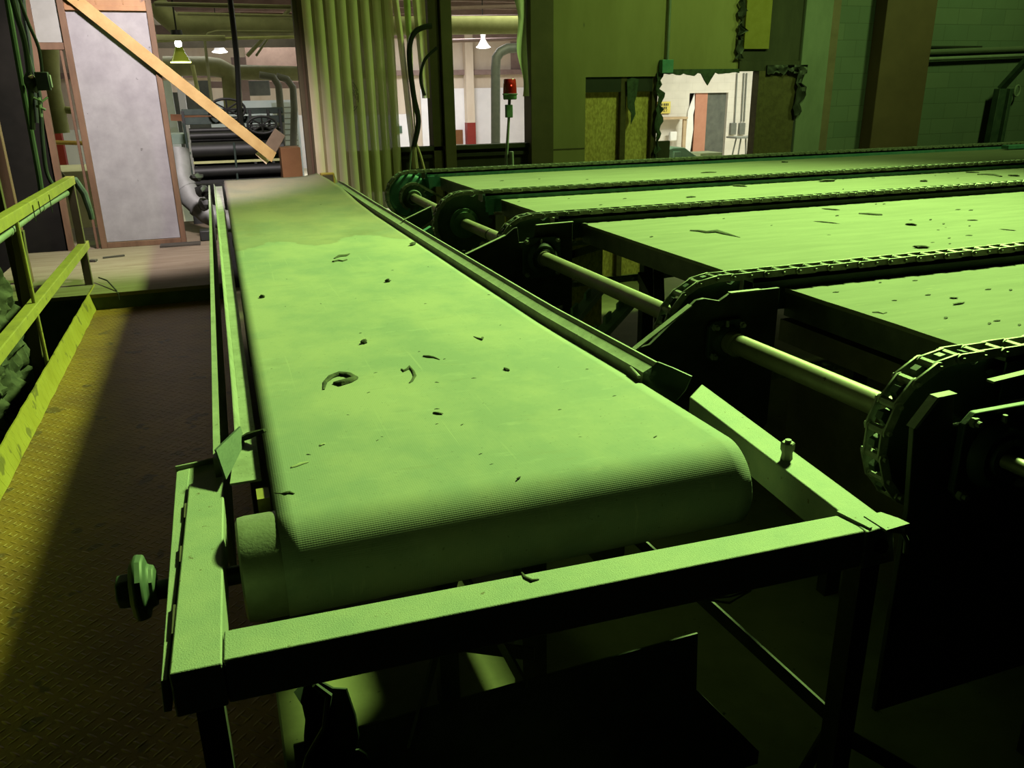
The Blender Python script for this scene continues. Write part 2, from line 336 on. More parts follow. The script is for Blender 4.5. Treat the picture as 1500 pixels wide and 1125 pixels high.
for i, (t, v) in enumerate(rows):
    for j in range(NU+1):
        u = j/NU
        if t == 't': p = belt_pt(u, v)
        elif t == 'a': p = Vector((lerp(.036, 1.238, u), RY-RR*sin(R(v)), RZ+RR*cos(R(v))))
        else: p = Vector((lerp(pw(XL, v), pw(XR, v), u), v, .45+.10*min(1, (v-RY)/.8)+.03*(v-RY)/7.5))
        if i == 0: pass
        vs.append(p); uvs.append((u*1.2, 0))
    if i: dist += (vs[-1]-vs[-NU-2]).length
    for j in range(NU+1): uvs[-1-j] = (uvs[-1-j][0], dist)
mb = MB(); w = NU+1
mb.add(vs, [(i*w+j, i*w+j+1, (i+1)*w+j+1, (i+1)*w+j) for i in range(len(rows)-1) for j in range(NU)], True)
belt = mb.build('belt', 'belt', bc, angle=60)
if belt.data.polygons[0].normal.z < 0: belt.data.flip_normals()
uvl = belt.data.uv_layers.new(name='UVMap')
for lp in belt.data.loops: uvl.data[lp.index].uv = uvs[lp.vertex_index]
so = belt.modifiers.new('thick', 'SOLIDIFY'); so.thickness = .007; so.offset = -1
tag(belt, 'wide grey-green dusty ribbed rubber belt')
# head pulley with its worn end, shaft and take-up nut
mb = MB(); mb.lathe([(0, -.085), (.108, -.085), (.119, -.08), (.1215, -.065), (.1215, 1.20), (.10, 1.205), (0, 1.205)], (.03, RY, RZ), (1, 0, 0), 48)
dp = mb.build('head_pulley', 'lag', bc); tag(dp, 'worn steel pulley drum showing beside the belt edge')
mb = MB(); mb.tube([(-.24, RY, RZ-.01), (1.22, RY, RZ-.01)], .022, 20); mb.build('pulley_shaft', 'dark_steel', dp)
mb = MB(); mb.lathe([(0, 0), (.06, 0), (.075, .012), (.072, .03), (.05, .036), (.045, .05), (0, .05)], (-.285, RY-.005, RZ+.005), (1, 0, 0), 9)
mb.lathe([(0, 0), (.035, 0), (.038, .012), (.038, .03), (0, .03)], (-.315, RY-.005, RZ+.005), (1, 0, 0), 6)
tag(mb.build('take_up_nut', 'grime_green', bc, .004), 'large steel nut on the pulley shaft end')
mb = MB(); mb.lathe([(0, 0), (.1, 0), (.1, .96), (0, .96)], (.09, 9.28, .66), (1, 0, 0), 32); mb.build('tail_pulley', 'dark_steel', bc)
# end frame
mb = MB(); mb.hexa([(-.187, 1.330, .545), (-.097, 1.330, .545), (-.076, 2.146, .545), (-.165, 2.126, .545), (-.187, 1.330, .64), (-.097, 1.330, .64), (-.076, 2.146, .64), (-.165, 2.126, .64)])
fb = mb.build('frame_beam', 'frame_top', bc, .004); tag(fb, 'teal-grey box beam beside the walkway with flaking paint')
for (ya, yb) in ((1.46, 1.56), (1.73, 1.80), (1.94, 2.02)): xx = -.19+.022*(ya-1.33)/.82; MB().box(xx, xx+.014, ya, yb, .597, .637).build('weld_tab', 'brown_steel', fb)
mb = MB(); mb.hexa([(-.096, 1.336, .545), (1.311, 1.291, .545), (1.315, 1.375, .545), (-.092, 1.430, .545), (-.096, 1.336, .64), (1.311, 1.291, .64), (1.315, 1.375, .64), (-.092, 1.430, .64)])
fb2 = mb.build('frame_beam', 'frame_top', bc, .004); tag(fb2, 'dusty front cross beam of the end frame with a glittering top')
mb = MB(); mb.hexa([(1.298, 1.282, .545), (1.394, 1.282, .545), (1.495, 2.292, .545), (1.389, 2.197, .545), (1.298, 1.282, .642), (1.382, 1.291, .642), (1.495, 2.292, .642), (1.389, 2.197, .642)])
fb3 = mb.build('frame_beam', 'frame_top', bc, .004); tag(fb3, 'dusty beam of the end frame carrying an upright bolt')
mb = MB(); c = atZ(1152, 672, .642)
mb.lathe([(0, 0), (.0165, 0), (.0145, .014), (.0145, .02), (.019, .028), (.019, .047), (.016, .05), (0, .05)], (c.x, c.y, .642), (0, 0, 1), 6); mb.lathe([(0, 0), (.0085, 0), (.0085, .008), (0, .008)], (c.x, c.y, .691), (0, 0, 1), 12)
tag(mb.build('jack_bolt', 'dusty_steel', fb3), 'hex nut and bolt standing on the beam')
mb = MB(); mb.prism([(1.344, 1.272), (1.416, 1.277), (1.411, 1.306), (1.394, 1.344), (1.344, 1.344)], 'z', .637, .6445); mb.bar((1.301, 1.382, .643), (1.317, 1.291, .643), .008, .008)
mb.tube([(1.354, 1.280, .64), (1.392, 1.272, .63), (1.406, 1.269, .606), (1.409, 1.269, .572)], .006, 8)
mb.build('corner_plate', 'frame_top', fb3)
mb = MB(); hexbolt(mb, (1.344, 1.286, .597), (0, -1, 0), .018, .014); mb.build('corner_bolt', 'dark_steel', fb2)
# side channel on the walkway side
mb = MB()
def slider(u, v):
    Y = lerp(2.033, 9.5, v); xi = pw([(1.97, .017), (5.2, .040), (9.5, .072)], Y); xo = pw([(1.975, -.0655), (2.39, -.031), (2.76, -.0166), (9.5, .006)], Y); return Vector((lerp(xo, xi, u), Y, .665+.035*max(0, (Y-7.2)/2.3)))
mb.sheet(slider, 3, 30, (0, 0, -.006))
sg = mb.build('slider_flange', 'dusty_steel', bc); tag(sg, 'narrow steel strip running along the belt edge')
mb = MB()
def lip(u, v):
    Y = lerp(2.30, 9.5, v); x = pw([(2.29, -.0208), (2.76, -.0166), (9.5, .006)], Y); return Vector((x-.012*u, Y, .663+.03*u+.035*max(0, (Y-7.2)/2.3)))
mb.sheet(lip, 2, 30, (-.004, 0, 0)); mb.build('upstand', 'dusty_steel', sg)
F5 = [(-.0863, 2.158, .711), (-.0177, 2.314, .708), (-.0125, 2.288, .667), (-.0468, 2.142, .667), (-.0686, 2.064, .664)]
mb = MB(); mb.add(F5+[(x-.005, y+.004, z) for x, y, z in F5],
    [(0, 1, 2, 3, 4), (9, 8, 7, 6, 5), (0, 5, 6, 1), (1, 6, 7, 2), (2, 7, 8, 3), (3, 8, 9, 4), (4, 9, 5, 0)])
tag(mb.build('gusset_fin', 'dark_teal', sg), 'flared triangular steel fin at the end of the side strip')
def outer(u, v):
    Y = lerp(2.158, 9.5, v); x = pw([(2.15, -.0972), (9.5, -.065)], Y); return Vector((x, Y, lerp(.30, .687, u)+.03*max(0, (Y-7.2)/2.3)))
mb = MB(); mb.sheet(outer, 3, 30, (.016, 0, 0)); tag(mb.build('outer_rail', 'dusty_steel', bc), 'long side plate of the conveyor facing the walkway')
mb = MB(); mb.hexa([(-.207, 1.336, .558), (-.1925, 1.336, .558), (-.165, 2.265, .558), (-.205, 2.25, .558), (-.2025, 1.336, .626), (-.1915, 1.336, .626), (-.165, 2.256, .629), (-.2, 2.242, .629)])
mb.box(-.197, -.088, 2.135, 2.265, .616, .628); mb.bar((-.2025, 2.256, .63), (-.091, 2.277, .63), .008, .02)
mb.build('mounting_plate', 'frame_top', bc, .002)
mb = MB(); mb.box(.0, .03, 1.885, 1.945, .46, .68); tag(mb.build('spacer_block', 'yellow', bc), 'small yellow painted block behind the drum')
mb = MB(); mb.tube([(-.03, 2.29, .676), (.0, 2.285, .688), (.044, 2.262, .708)], [.006, .011, .005], 7); mb.tube([(.0, 2.30, .68), (.05, 2.27, .704)], .006, 7)
tag(mb.build('bark_plug', 'bark'), 'small wad of bark jammed between side strip and belt edge', 'bark')
# guard on the deck side: vertical skirt, sloping face, rolled top edge, lip flared out at the near end
def gx(Y): return pw([(2.2, .040), (3.1, .004), (5, -.010), (8.4, -.028), (9.2, -.06)], Y)
prof = [(1.203, .688), (1.206, .728), (1.216, .731), (1.244, .745), (1.252, .757), (1.258, .757)]
mb = MB()
def guard(u, v):
    Y = lerp(2.255, 8.75, v); k = u*(len(prof)-1); i = min(int(k), len(prof)-2); f = k-i
    return Vector((lerp(prof[i][0], prof[i+1][0], f)+gx(Y), Y, lerp(prof[i][1], prof[i+1][1], f)+.012*max(0, (Y-7)/1.8)-.01*0))
mb.sheet(guard, 5, 40, (.008, 0, -.004))
g = mb.build('side_guard', 'dusty_steel', bc, angle=25); tag(g, 'curved steel guard rail between the belt and the chain deck')
mb = MB()
a = [guard(u, 0) for u in (0, .25, .6, 1)]
b_ = [Vector((1.262, 2.13, .66)), Vector((1.29, 2.115, .672)), Vector((1.322, 2.12, .70)), Vector((1.345, 2.125, .742))]
b0 = [Vector((1.25, 2.19, .672)), Vector((1.262, 2.185, .69)), Vector((1.285, 2.19, .715)), Vector((1.318, 2.195, .752))]
def flare(u, v):
    k = u*3; i = min(int(k), 2); f = k-i; P = a[i].lerp(a[i+1], f); Q = b0[i].lerp(b0[i+1], f); S = b_[i].lerp(b_[i+1], f)
    return P.lerp(Q, v*2) if v < .5 else Q.lerp(S, v*2-1)
mb.sheet(flare, 6, 6, (.006, .002, 0)); tag(mb.build('guard_lip', 'dark_teal', g), 'outward bent end of the guard')
mb = MB(); mb.tube([(1.238, 2.33, .721), (1.228, 2.25, .715)], .006, 8); mb.build('guard_pin', 'dusty_steel', g)
def sheet_x(Y, z): return lerp(1.238, 1.222, (Y-2.32)/6.7)+.008*(z-.4)/.3
mb = MB()
for ya, yb, za, zb in ((2.32, 3.30, -.15, .685), (3.62, 9.0, -.15, .685), (3.30, 3.62, -.15, .40)):
    q = []
    for z in (za, zb): q += [(sheet_x(ya, z), ya, z), (sheet_x(ya, z)+.005, ya, z), (sheet_x(yb, z)+.005, yb, z), (sheet_x(yb, z), yb, z)]
    mb.hexa(q)
mb.build('light_baffle', 'dark_steel', bc)  # added to block light under the belt; its slot lets a lit patch through
# understructure
for nm, A, B, w_, h_ in (('leg', (1.35, 1.335, .545), (1.35, 1.335, GZ), .055, .055), ('leg', (-.135, 1.41, .545), (-.135, 1.41, 0), .05, .05),
        ('leg', (.62, 2.6, .44), (.62, 2.6, GZ), .075, .075), ('leg', (.95, 2.55, .44), (.95, 2.55, GZ), .10, .10), ('leg', (1.1, 5.2, .44), (1.1, 5.2, GZ), .07, .07), ('leg', (.1, 5.2, .44), (.1, 5.2, 0), .07, .07), ('leg', (1.1, 8.2, .44), (1.1, 8.2, GZ), .07, .07)):
    MB().bar(A, B, w_, h_, (0, 1, 0)).build(nm, 'dark_steel', bc)
for A, B, w_ in (((.28, 1.62, .05), (.60, 2.15, .33), .05), ((.24, 2.2, .02), (.72, 1.9, .02), .045), ((.55, 2.4, .25), (.62, 1.7, .08), .05), ((.98, 2.6, .38), (1.40, 1.40, -.02), .045), ((1.40, 1.40, -.02), (1.1, 1.35, -.42), .05), ((1.40, 1.40, -.05), (1.62, 1.3, -.2), .045)):
    MB().bar(A, B, .008, w_).build('cross_brace', 'dark_steel', bc)
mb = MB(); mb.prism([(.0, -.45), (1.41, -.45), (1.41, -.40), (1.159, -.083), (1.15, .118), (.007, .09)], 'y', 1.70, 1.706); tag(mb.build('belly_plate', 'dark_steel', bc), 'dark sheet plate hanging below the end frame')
mb = MB()
for Y in (3.2, 4.6, 6.0, 7.4): MB().lathe([(0, 0), (.03, 0), (.03, 1.1), (0, 1.1)], (.08, Y, .42), (1, 0, 0), 14).build('return_idler', 'dark_steel', bc)
mb = MB()
mb.sheet(lambda u, v: Vector((.02+.10*u+.03*v+.01*sin(9*v), 1.42+.03*sin(5*u), .47-.30*v-.05*u*sin(6*v))), 4, 8, (.003, .003, 0)); mb.tube([(.06, 1.39, .50), (.085, 1.385, .47), (.07, 1.38, .40), (.03, 1.39, .33), (.015, 1.39, .26)], [.006, .008, .006, .005, .012], 7)
tag(mb.build('torn_skirt', 'cable', bc), 'torn rubber skirt strip hanging under the frame corner')
mb = MB(); mb.tube([(.88, 1.335, .537), (.96, 1.306, .522), (1.02, 1.315, .534), (.98, 1.335, .515), (.91, 1.33, .53)], .0025, 6)
tag(mb.build('wire_tangle', 'mirror_metal'), 'small tangle of shiny wire hanging under the front cross beam', 'wire')

# ================================================================== B. chain deck
PITCH = .076; NT = 18; RP = PITCH/(2*sin(pi/NT)); ZP = .908; ZS = ZP-RP
ROW = [(1.60, 1.82), (2.70, 1.775), (4.60, 1.742), (5.92, 1.705), (7.82, 1.735)]
XE = 11.2
cd = empty('chain_conveyor', (1.78, 4.5, GZ), 'big chain deck of five roller chains running between dusty plywood boards', 'conveyor')
def chain_mesh(Xs, Yc):
    mb = MB(); pins = []
    n = int((XE-Xs)/PITCH)
    for k in range(n, 0, -1): pins.append((Xs+k*PITCH, ZP))
    for k in range(0, NT//2+1): a = R(90+20*k); pins.append((Xs+RP*cos(a), ZS+RP*sin(a)))
    for k in range(1, 30): pins.append((Xs+k*PITCH, ZS-RP))
    for i, (x, z) in enumerate(pins):
        mb.tube([(x, Yc-.024, z), (x, Yc+.024, z)], .0125, 8, caps=False)
        mb.tube([(x, Yc-.047, z), (x, Yc+.047, z)], .0065, 6)
        if i+1 == len(pins): break
        x2, z2 = pins[i+1]; d = Vector((x2-x, 0, z2-z)).normalized(); q = Vector((-d.z, 0, d.x))
        off = .027 if i % 2 else .034
        for s in (-1, 1):
            o = Vector(((x+x2)/2, Yc+s*off, (z+z2)/2)); L2, H, T = PITCH*.5+.013, .0135, .003
            pl = [(-L2, -H*.5), (-L2*.8, -H), (L2*.8, -H), (L2, -H*.5), (L2, H*.5), (L2*.8, H), (-L2*.8, H), (-L2, H*.5)]
            v0 = [o+d*u+q*v-Vector((0, T, 0)) for u, v in pl]; v1 = [p+Vector((0, 2*T, 0)) for p in v0]
            mb.add(v0+v1, [tuple(range(8)), tuple(range(15, 7, -1))]+[(k, k+8, (k+1) % 8+8, (k+1) % 8) for k in range(8)])
    return mb
def sprocket(mb, Xs, Zs, Yc, Rpit, nt, th, hub):
    pts = []
    for k in range(nt):
        for da, rr in ((-.5, -.016), (-.3, -.015), (-.12, .012), (.12, .012), (.3, -.015)):
            a = 2*pi*(k+.5+da)/nt+pi/2; pts.append((Xs+(Rpit+rr)*cos(a), Zs+(Rpit+rr)*sin(a)))
    mb.prism(pts, 'y', Yc-th/2, Yc+th/2)
    if hub: mb.lathe([(hub, 0), (hub, .03), (hub*.9, .04), (.03, .04)], (Xs, Yc-th/2, Zs), (0, -1, 0), 28)
CH_LAB = ['chain nearest the front plate, wrapping its big sprocket', 'second chain back with bracket arm below it', 'middle chain beside the square flange bearing', 'fourth chain with hubbed sprocket', 'farthest chain along the back edge with teal rail']
for i, (Yc, Xs) in enumerate(ROW):
    ch = chain_mesh(Xs, Yc).build('roller_chain', 'chain', cd); tag(ch, CH_LAB[i])
    mb = MB(); x0 = Xs+.17
    mb.box(x0, XE, Yc-.036, Yc-.030, .76, .8945); mb.box(x0, XE, Yc-.036, Yc+.036, .878, .8945); mb.box(x0, XE, Yc+.030, Yc+.036, .76, .8945)
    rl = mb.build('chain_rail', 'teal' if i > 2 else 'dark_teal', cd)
    if i > 2:
        MB().prism([(Xs+.175, .86), (Xs+.24, .86), (Xs+.225, .74), (Xs+.19, .74)], 'y', Yc-.05, Yc-.037).build('rail_bracket', 'teal', rl)
    mb = MB()
    if i == 4:
        mb.lathe([(0, .012), (.165, .012), (.185, .006), (.195, 0), (.195, -.02), (0, -.02)], (Xs, Yc-.012, ZS), (0, -1, 0), 40); sprocket(mb, Xs, ZS, Yc, RP, NT, .02, 0)
        sp_ = mb.build('sprocket', 'teal', cd)
        mb = MB(); Rd = .125; sprocket(mb, Xs, ZS, Yc-.16, Rd, 14, .02, .07)
        ds = mb.build('drive_sprocket', 'grime_green', cd)
        mb = MB(); pn = [(Xs+Rd*cos(R(a)), ZS+Rd*sin(R(a))) for a in range(60, 260, 20)]; pn = [(pn[0][0]+.05*k, pn[0][1]-.03*k) for k in range(7, 0, -1)]+pn
        for k, (x, z) in enumerate(pn[:-1]):
            x2, z2 = pn[k+1]
            for s in (-1, 1): mb.bar((x, Yc-.16+s*.018, z), (x2, Yc-.16+s*.018, z2), .006, .022, (0, 1, 0) if 0 else (.01, 0, 1))
            mb.tube([(x, Yc-.182, z), (x, Yc-.138, z)], .009, 7)
        mb.build('drive_chain', 'chain', cd)
    else:
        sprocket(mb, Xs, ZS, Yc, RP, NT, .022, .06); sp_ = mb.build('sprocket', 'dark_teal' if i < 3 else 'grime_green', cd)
        if i == 3:
            MB().lathe([(.055, 0), (.105, 0), (.11, .01), (.11, .03), (.085, .035), (.085, .05), (.038, .05)], (Xs, Yc-.012, ZS), (0, -1, 0), 32).build('hub', 'mach_green', sp_)
# line shaft in five runs
mb = MB(); pts = [(1.82, 1.37, ZS), (1.82, 1.60, ZS)]
mb.tube([(1.822, 1.30, ZS), (1.82, 1.5, ZS)], .021, 16)
for (Ya, Xa), (Yb, Xb) in zip(ROW, ROW[1:]): mb.tube([(Xa, Ya, ZS), (Xb, Yb, ZS)], .0385, 24)
ls = mb.build('line_shaft', 'shaft', cd); tag(ls, 'long round shaft linking the sprockets')
for A_, B_, r_ in (((1.716, 5.30), (1.7165, 5.31), .0395), ((1.7745, 2.56), (1.774, 2.5), .045), ((1.742, 4.42), (1.743, 4.36), .045)): MB().tube([(*A_, ZS), (*B_, ZS)], r_, 24).build('shaft_collar', 'shaft', ls)
# side plates with bracket arms that carry the guard
def plate(Yp, pl, m='dark_steel'): return MB().prism(pl, 'y', Yp, Yp+.016).build('side_plate', m, cd, .002)
p0 = plate(1.455, [(1.574, .793), (1.634, .862), (1.69, .865), (1.705, .775), (2.6, .775), (2.6, -.1), (1.60, -.1), (1.60, .55)])
p1 = plate(2.60, [(1.46, .70), (1.648, .852), (1.683, .856), (1.75, .84), (1.80, .866), (2.02, .866), (2.02, .30), (1.95, .2), (1.58, .2), (1.56, .55), (1.391, .66), (1.391, .69)])
p2 = plate(4.45, [(1.29, .733), (1.53, .824), (1.585, .864), (1.605, .868), (1.615, .78), (1.705, .78), (1.719, .872), (1.95, .872), (1.95, .38), (1.45, .38), (1.45, .64), (1.30, .70)])
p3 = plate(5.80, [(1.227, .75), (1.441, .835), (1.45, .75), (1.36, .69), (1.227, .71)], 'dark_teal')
for P_, Yp, a_, b2 in ((p1, 2.60, (1.391, .69), (1.62, .835)), (p2, 4.45, (1.29, .735), (1.53, .826)), (p3, 5.8, (1.227, .752), (1.441, .837))):
    MB().bar((a_[0], Yp-.004, a_[1]+.002), (b2[0], Yp-.004, b2[1]+.002), .028, .006).build('arm_flange', 'dusty_steel', P_)
for P_, Yp, a_, b2 in ((p1, 2.60, (1.788, .868), (1.925, .868)), (p2, 4.45, (1.719, .873), (1.95, .877)), (p0, 1.455, (1.80, .885), (1.98, .897))):
    MB().bar((a_[0], Yp-.004, a_[1]), (b2[0], Yp-.004, b2[1]), .022, .006).build('plate_flange', 'dusty_steel', P_)
MB().prism([(1.568, .791), (1.630, .866), (1.692, .868), (1.69, .862), (1.636, .858), (1.578, .789)], 'y', 1.448, 1.474).build('plate_flange', 'dusty_steel', p0)
def bearing(Xs, Yf, s, name_lab, full=True):
    """square flange bearing: flange, bolts, round housing, grease nipple"""
    mb = MB(); h = s/2; c_ = .25*h
    pl = [(Xs-h, ZS-h+c_), (Xs-h, ZS+h-c_), (Xs-h+c_, ZS+h), (Xs+h-c_, ZS+h), (Xs+h, ZS+h-c_), (Xs+h, ZS-h+c_), (Xs+h-c_, ZS-h), (Xs-h+c_, ZS-h)]
    mb.prism(pl, 'y', Yf-.022, Yf)
    b = mb.build('flange_bearing', 'dark_teal', cd, .004); tag(b, name_lab)
    mb = MB(); mb.lathe([(h*.80, 0), (h*.76, .02), (h*.62, .036), (h*.5, .03), (h*.46, .03), (h*.44, .045), (.036, .048)], (Xs, Yf-.02, ZS), (0, -1, 0), 36); mb.build('housing', 'dark_teal', b)
    for sx in (-1, 1):
        for sz in (-1, 1):
            mb = MB(); hexbolt(mb, (Xs+sx*(h-.022), Yf-.022, ZS+sz*(h-.022)), (0, -1, 0), .014, .014); mb.tube([(Xs+sx*(h-.022), Yf-.03, ZS+sz*(h-.022)), (Xs+sx*(h-.022), Yf-.048, ZS+sz*(h-.022))], .008, 10); mb.build('bolt', 'dusty_steel', b)
    mb = MB(); mb.tube([(Xs-.01, Yf-.035, ZS+h*.70), (Xs-.01, Yf-.035, ZS+h*.70+.025)], [.008, .006], 8); mb.build('grease_nipple', 'dusty_steel', b)
bearing(1.84, 1.450, .25, 'flange bearing at the front end of the shaft')
bearing(1.745, 4.44, .235, 'square flange bearing halfway along the shaft')
bearing(1.776, 2.595, .16, 'flange bearing mostly in shadow behind the bracket arm')
# deck boards on their channel frames
BD = [(1.70, 2.655, 2.087, 'plywood board nearest the camera'), (2.76, 4.555, 2.055, 'wide plywood board with a long bark strip'), (4.655, 5.875, 1.99, 'narrow plywood board third from the front'), (5.975, 7.775, 2.025, 'plywood board along the back chain')]
for k, (ya, yb, x0, lab) in enumerate(BD):
    mb = MB()
    mb.sheet(lambda u, v: Vector((lerp(x0, XE, u)+(.004*noise.noise(Vector((v*9, k, 0))) if u == 0 else 0), lerp(ya, yb, v), .832+.002*noise.noise(Vector((u*20, v*3, k))))), 24, 8, (0, 0, .016))
    b = mb.build('deck_board', 'board', cd); tag(b, lab)
    for X, z0, z1 in ((x0+.006, .735, .831), (x0+.4, .62, .68), (4.0, .74, .831), (6.2, .74, .831), (8.4, .74, .831)): MB().box(X, X+.062, ya, yb, z0, z1).build('cross_channel', 'dark_steel', cd)
MB().box(2.13, 2.24, 1.75, 2.72, .61, .70).build('tie_bar', 'brown_steel', cd)
MB().box(2.10, 2.12, 1.62, 2.58, -.1, .50).build('pan_plate', 'brown_steel', cd)
for (Yc, Xs) in ROW:
    for X in (2.5, 5.5, 9.0): MB().box(X, X+.08, Yc-.03, Yc+.03, GZ, .758).build('leg', 'dark_steel', cd)
for A, B in (((2.2, 6.6, .1), (3.1, 5.2, .7)), ((1.95, 3.3, -.1), (2.5, 4.4, .62)), ((2.05, 2.75, .0), (2.45, 4.5, .5))):
    MB().bar(A, B, .06, .06).build('diagonal_brace', 'dark_steel', cd)
def wedge(px, Y, th):
    a = [atY(x, y, Y) for x, y in px]; b = [p+Vector((0, th, 0)) for p in a]; return MB().add(a+b, [(0, 1, 2, 3), (7, 6, 5, 4), (0, 4, 5, 1), (1, 5, 6, 2), (2, 6, 7, 3), (3, 7, 4, 0)])
wedge([(690, 380), (726, 370), (738, 408), (712, 404)], 4.8, .08).build('gear_guard', 'teal', cd)
wedge([(616, 342), (632, 332), (637, 352), (626, 354)], 6.25, .06).build('gear_guard', 'teal', cd)
MB().box(9.0, 10.6, 7.60, 7.70, .86, .90).build('end_rail', 'teal', cd)
mb = MB(); mb.tube([(1.66, 5.5, .50), (1.70, 5.3, .43), (1.78, 5.1, .36), (1.9, 4.9, .3)], .012, 8); mb.tube([(1.62, 7.3, .5), (1.66, 7.1, .42), (1.74, 6.9, .36)], .01, 8); mb.build('hydraulic_hose', 'grime_green', cd)
# pieces under the deck
def guide(A, B, name, lab):
    A, B = Vector(A), Vector(B); d = (B-A).normalized(); mb = MB(); mb.bar(A, B, .11, .012); n = d.cross(Vector((0, 0, 1))).normalized()
    mb.bar(A+n*.055+Vector((0, 0, .02)), B+n*.055+Vector((0, 0, .02)), .012, .05)
    for t in (.15, .45, .75): p = A.lerp(B, t)-n*.03; mb.bar(p+Vector((0, 0, .03)), p+d*.14+Vector((0, 0, .03)), .02, .06)
    return tag(mb.build(name, 'green_paint', None, .003), lab, 'rail', 'pale rails under the deck')
guide((1.95, 4.75, .05), (2.75, 5.75, .12), 'guide_rail', 'pale green notched rail lying under the deck, longer one farther back')
guide((2.10, 4.55, .05), (2.80, 5.30, .12), 'guide_rail', 'pale green notched rail under the deck, shorter one nearer the shaft')
for i_, (xa, xb, lab) in enumerate(((2.45, 2.88, 'pale yellow plywood sheet standing behind the chain deck legs'), (2.89, 3.08, 'yellow timber plank standing beside the sheet under the deck'), (3.085, 3.45, 'darker yellow plywood sheet standing under the deck'))):
    tag(MB().box(xa, xb, 7.10+.02*i_, 7.13+.02*i_, GZ, .70).build('plywood_sheet', 'osb' if i_ != 1 else 'tan', None, .002), lab, 'board')
tag(MB().box(2.2, 2.9, 4.1, 4.13, GZ, -.12).box(2.2, 2.24, 4.1, 4.5, GZ, -.12).box(2.86, 2.9, 4.1, 4.5, GZ, -.12).build('open_crate', 'dark_teal', None, .003), 'dark green open steel crate on the floor under the deck', 'crate')

# ================================================================== C. walkway, platform, railing
struct('floor', MB().box(-14, 18, 1.1, 40, GZ-.2, GZ), 'floor')
struct('floor_walkway', MB().box(-1.06, -.02, 1.25, 7.62, -.012, 0), 'tread')
struct('trim_1', MB().box(-1.06, -.02, 1.27, 7.62, GZ, -.012), 'dark_steel')
struct('floor_platform', MB().box(-1.9, .02, 7.17, 11.2, .10, .13), 'platform')
struct('trim_2', MB().box(-1.9, .02, 7.175, 7.19, GZ, .10).box(.0, .02, 7.19, 11.2, GZ, .10), 'dark_teal')
hr = empty('guard_railing', (-1.07, 4.5, 0), 'yellow steel guard railing with kerb plate along the walkway', 'railing')
def angle_bar(A, B): return MB().bar(A, B, .012, .062).bar((A[0]-.028, A[1], A[2]+.028), (B[0]-.028, B[1], B[2]+.028), .06, .008)
angle_bar((-1.07, 1.3, 1.0), (-1.07, 7.62, .985)).build('top_rail', 'yellow', hr, .002)
angle_bar((-1.07, 1.3, .455), (-1.07, 7.74, .445)).build('mid_rail', 'yellow', hr, .002)
MB().bar((-1.10, 7.59, .0), (-1.10, 7.59, 1.0), .06, .05, (0, 1, 0)).build('post', 'olive_steel', hr, .003)
MB().bar((-1.09, 3.0, .0), (-1.09, 3.0, 1.0), .05, .05, (0, 1, 0)).build('post', 'yellow', hr, .003)
MB().tube([(-1.085, 5.36, .02), (-1.085, 5.36, .98)], .012, 10).build('baluster', 'yellow', hr)
mb = MB()
for Y, d_ in ((5.75, .10), (5.95, .08), (6.35, .12)): mb.tube([(-1.06, Y, 1.0), (-1.062, Y+.01, .95), (-1.062, Y+.01, 1.0-d_)], .003, 6)
mb.build('tie_wire', 'black', hr)
mb = MB(); mb.sheet(lambda u, v: Vector((-1.055+.03*(1-u)+.006*noise.noise(Vector((v*40, u*2, 0))), lerp(1.25, 7.55, v), .002+.135*u)), 3, 90, (-.008, 0, 0)); tag(mb.build('kerb_plate', 'tread_yellow', hr), 'yellow tread plate kerb')
mb = MB(); mb.tube([(-1.10, 7.62, .99), (-1.07, 7.66, .98), (-1.02, 7.66, .87), (-1.0, 7.66, .72), (-1.0, 7.67, .66)], [.02, .03, .03, .025, .022], 10); tag(mb.build('rag', 'rag'), 'dull green rag hanging over the railing end post', 'rag')
mb = MB(); mb.tube([(-1.13, 1.4, .905), (-1.13, 4.8, .90), (-1.12, 6.3, .92), (-1.12, 7.45, .90)], .024, 12); cp = mb.build('conduit_pipe', 'conduit'); tag(cp, 'grey-green conduit pipe strapped under the top rail of the railing', 'pipe')
MB().tube([(-1.121, 6.30, .92), (-1.12, 6.35, .92)], .029, 12).tube([(-1.13, 5.30, .903), (-1.13, 5.33, .903)], .028, 12).build('coupling', 'conduit', cp)
tag(MB().box(-.62, -.22, 9.25, 9.42, .131, .15).build('dark_board', 'dark_wood', None, .002), 'dark scrap board lying at the foot of the white panel', 'board')
for (xa, ya, xb, yb, lab) in ((-1.12, 8.85, -.93, 8.9, 'thin splinter lying on the tan platform'),):
    tag(MB().bar((xa, ya, .14), (xb, yb, .14), .03, .012).build('splinter', 'dark_wood'), lab, 'wood scrap')
tag(MB().bar((-1.22, 8.72, .142), (-1.16, 8.70, .142), .05, .02).build('wood_chunk', 'dark_wood', None, .003), 'little dark wood chunk on the platform behind the railing', 'wood scrap')
mb = MB(); mb.tube([(-1.03, 7.66, .17), (-.95, 7.5, .17), (-.86, 7.22, .135), (-.845, 7.16, .12), (-.845, 7.16, .07)], .006, 7); tag(mb.build('bent_rod', 'black'), 'bent black rod on the platform edge by the railing', 'rod')

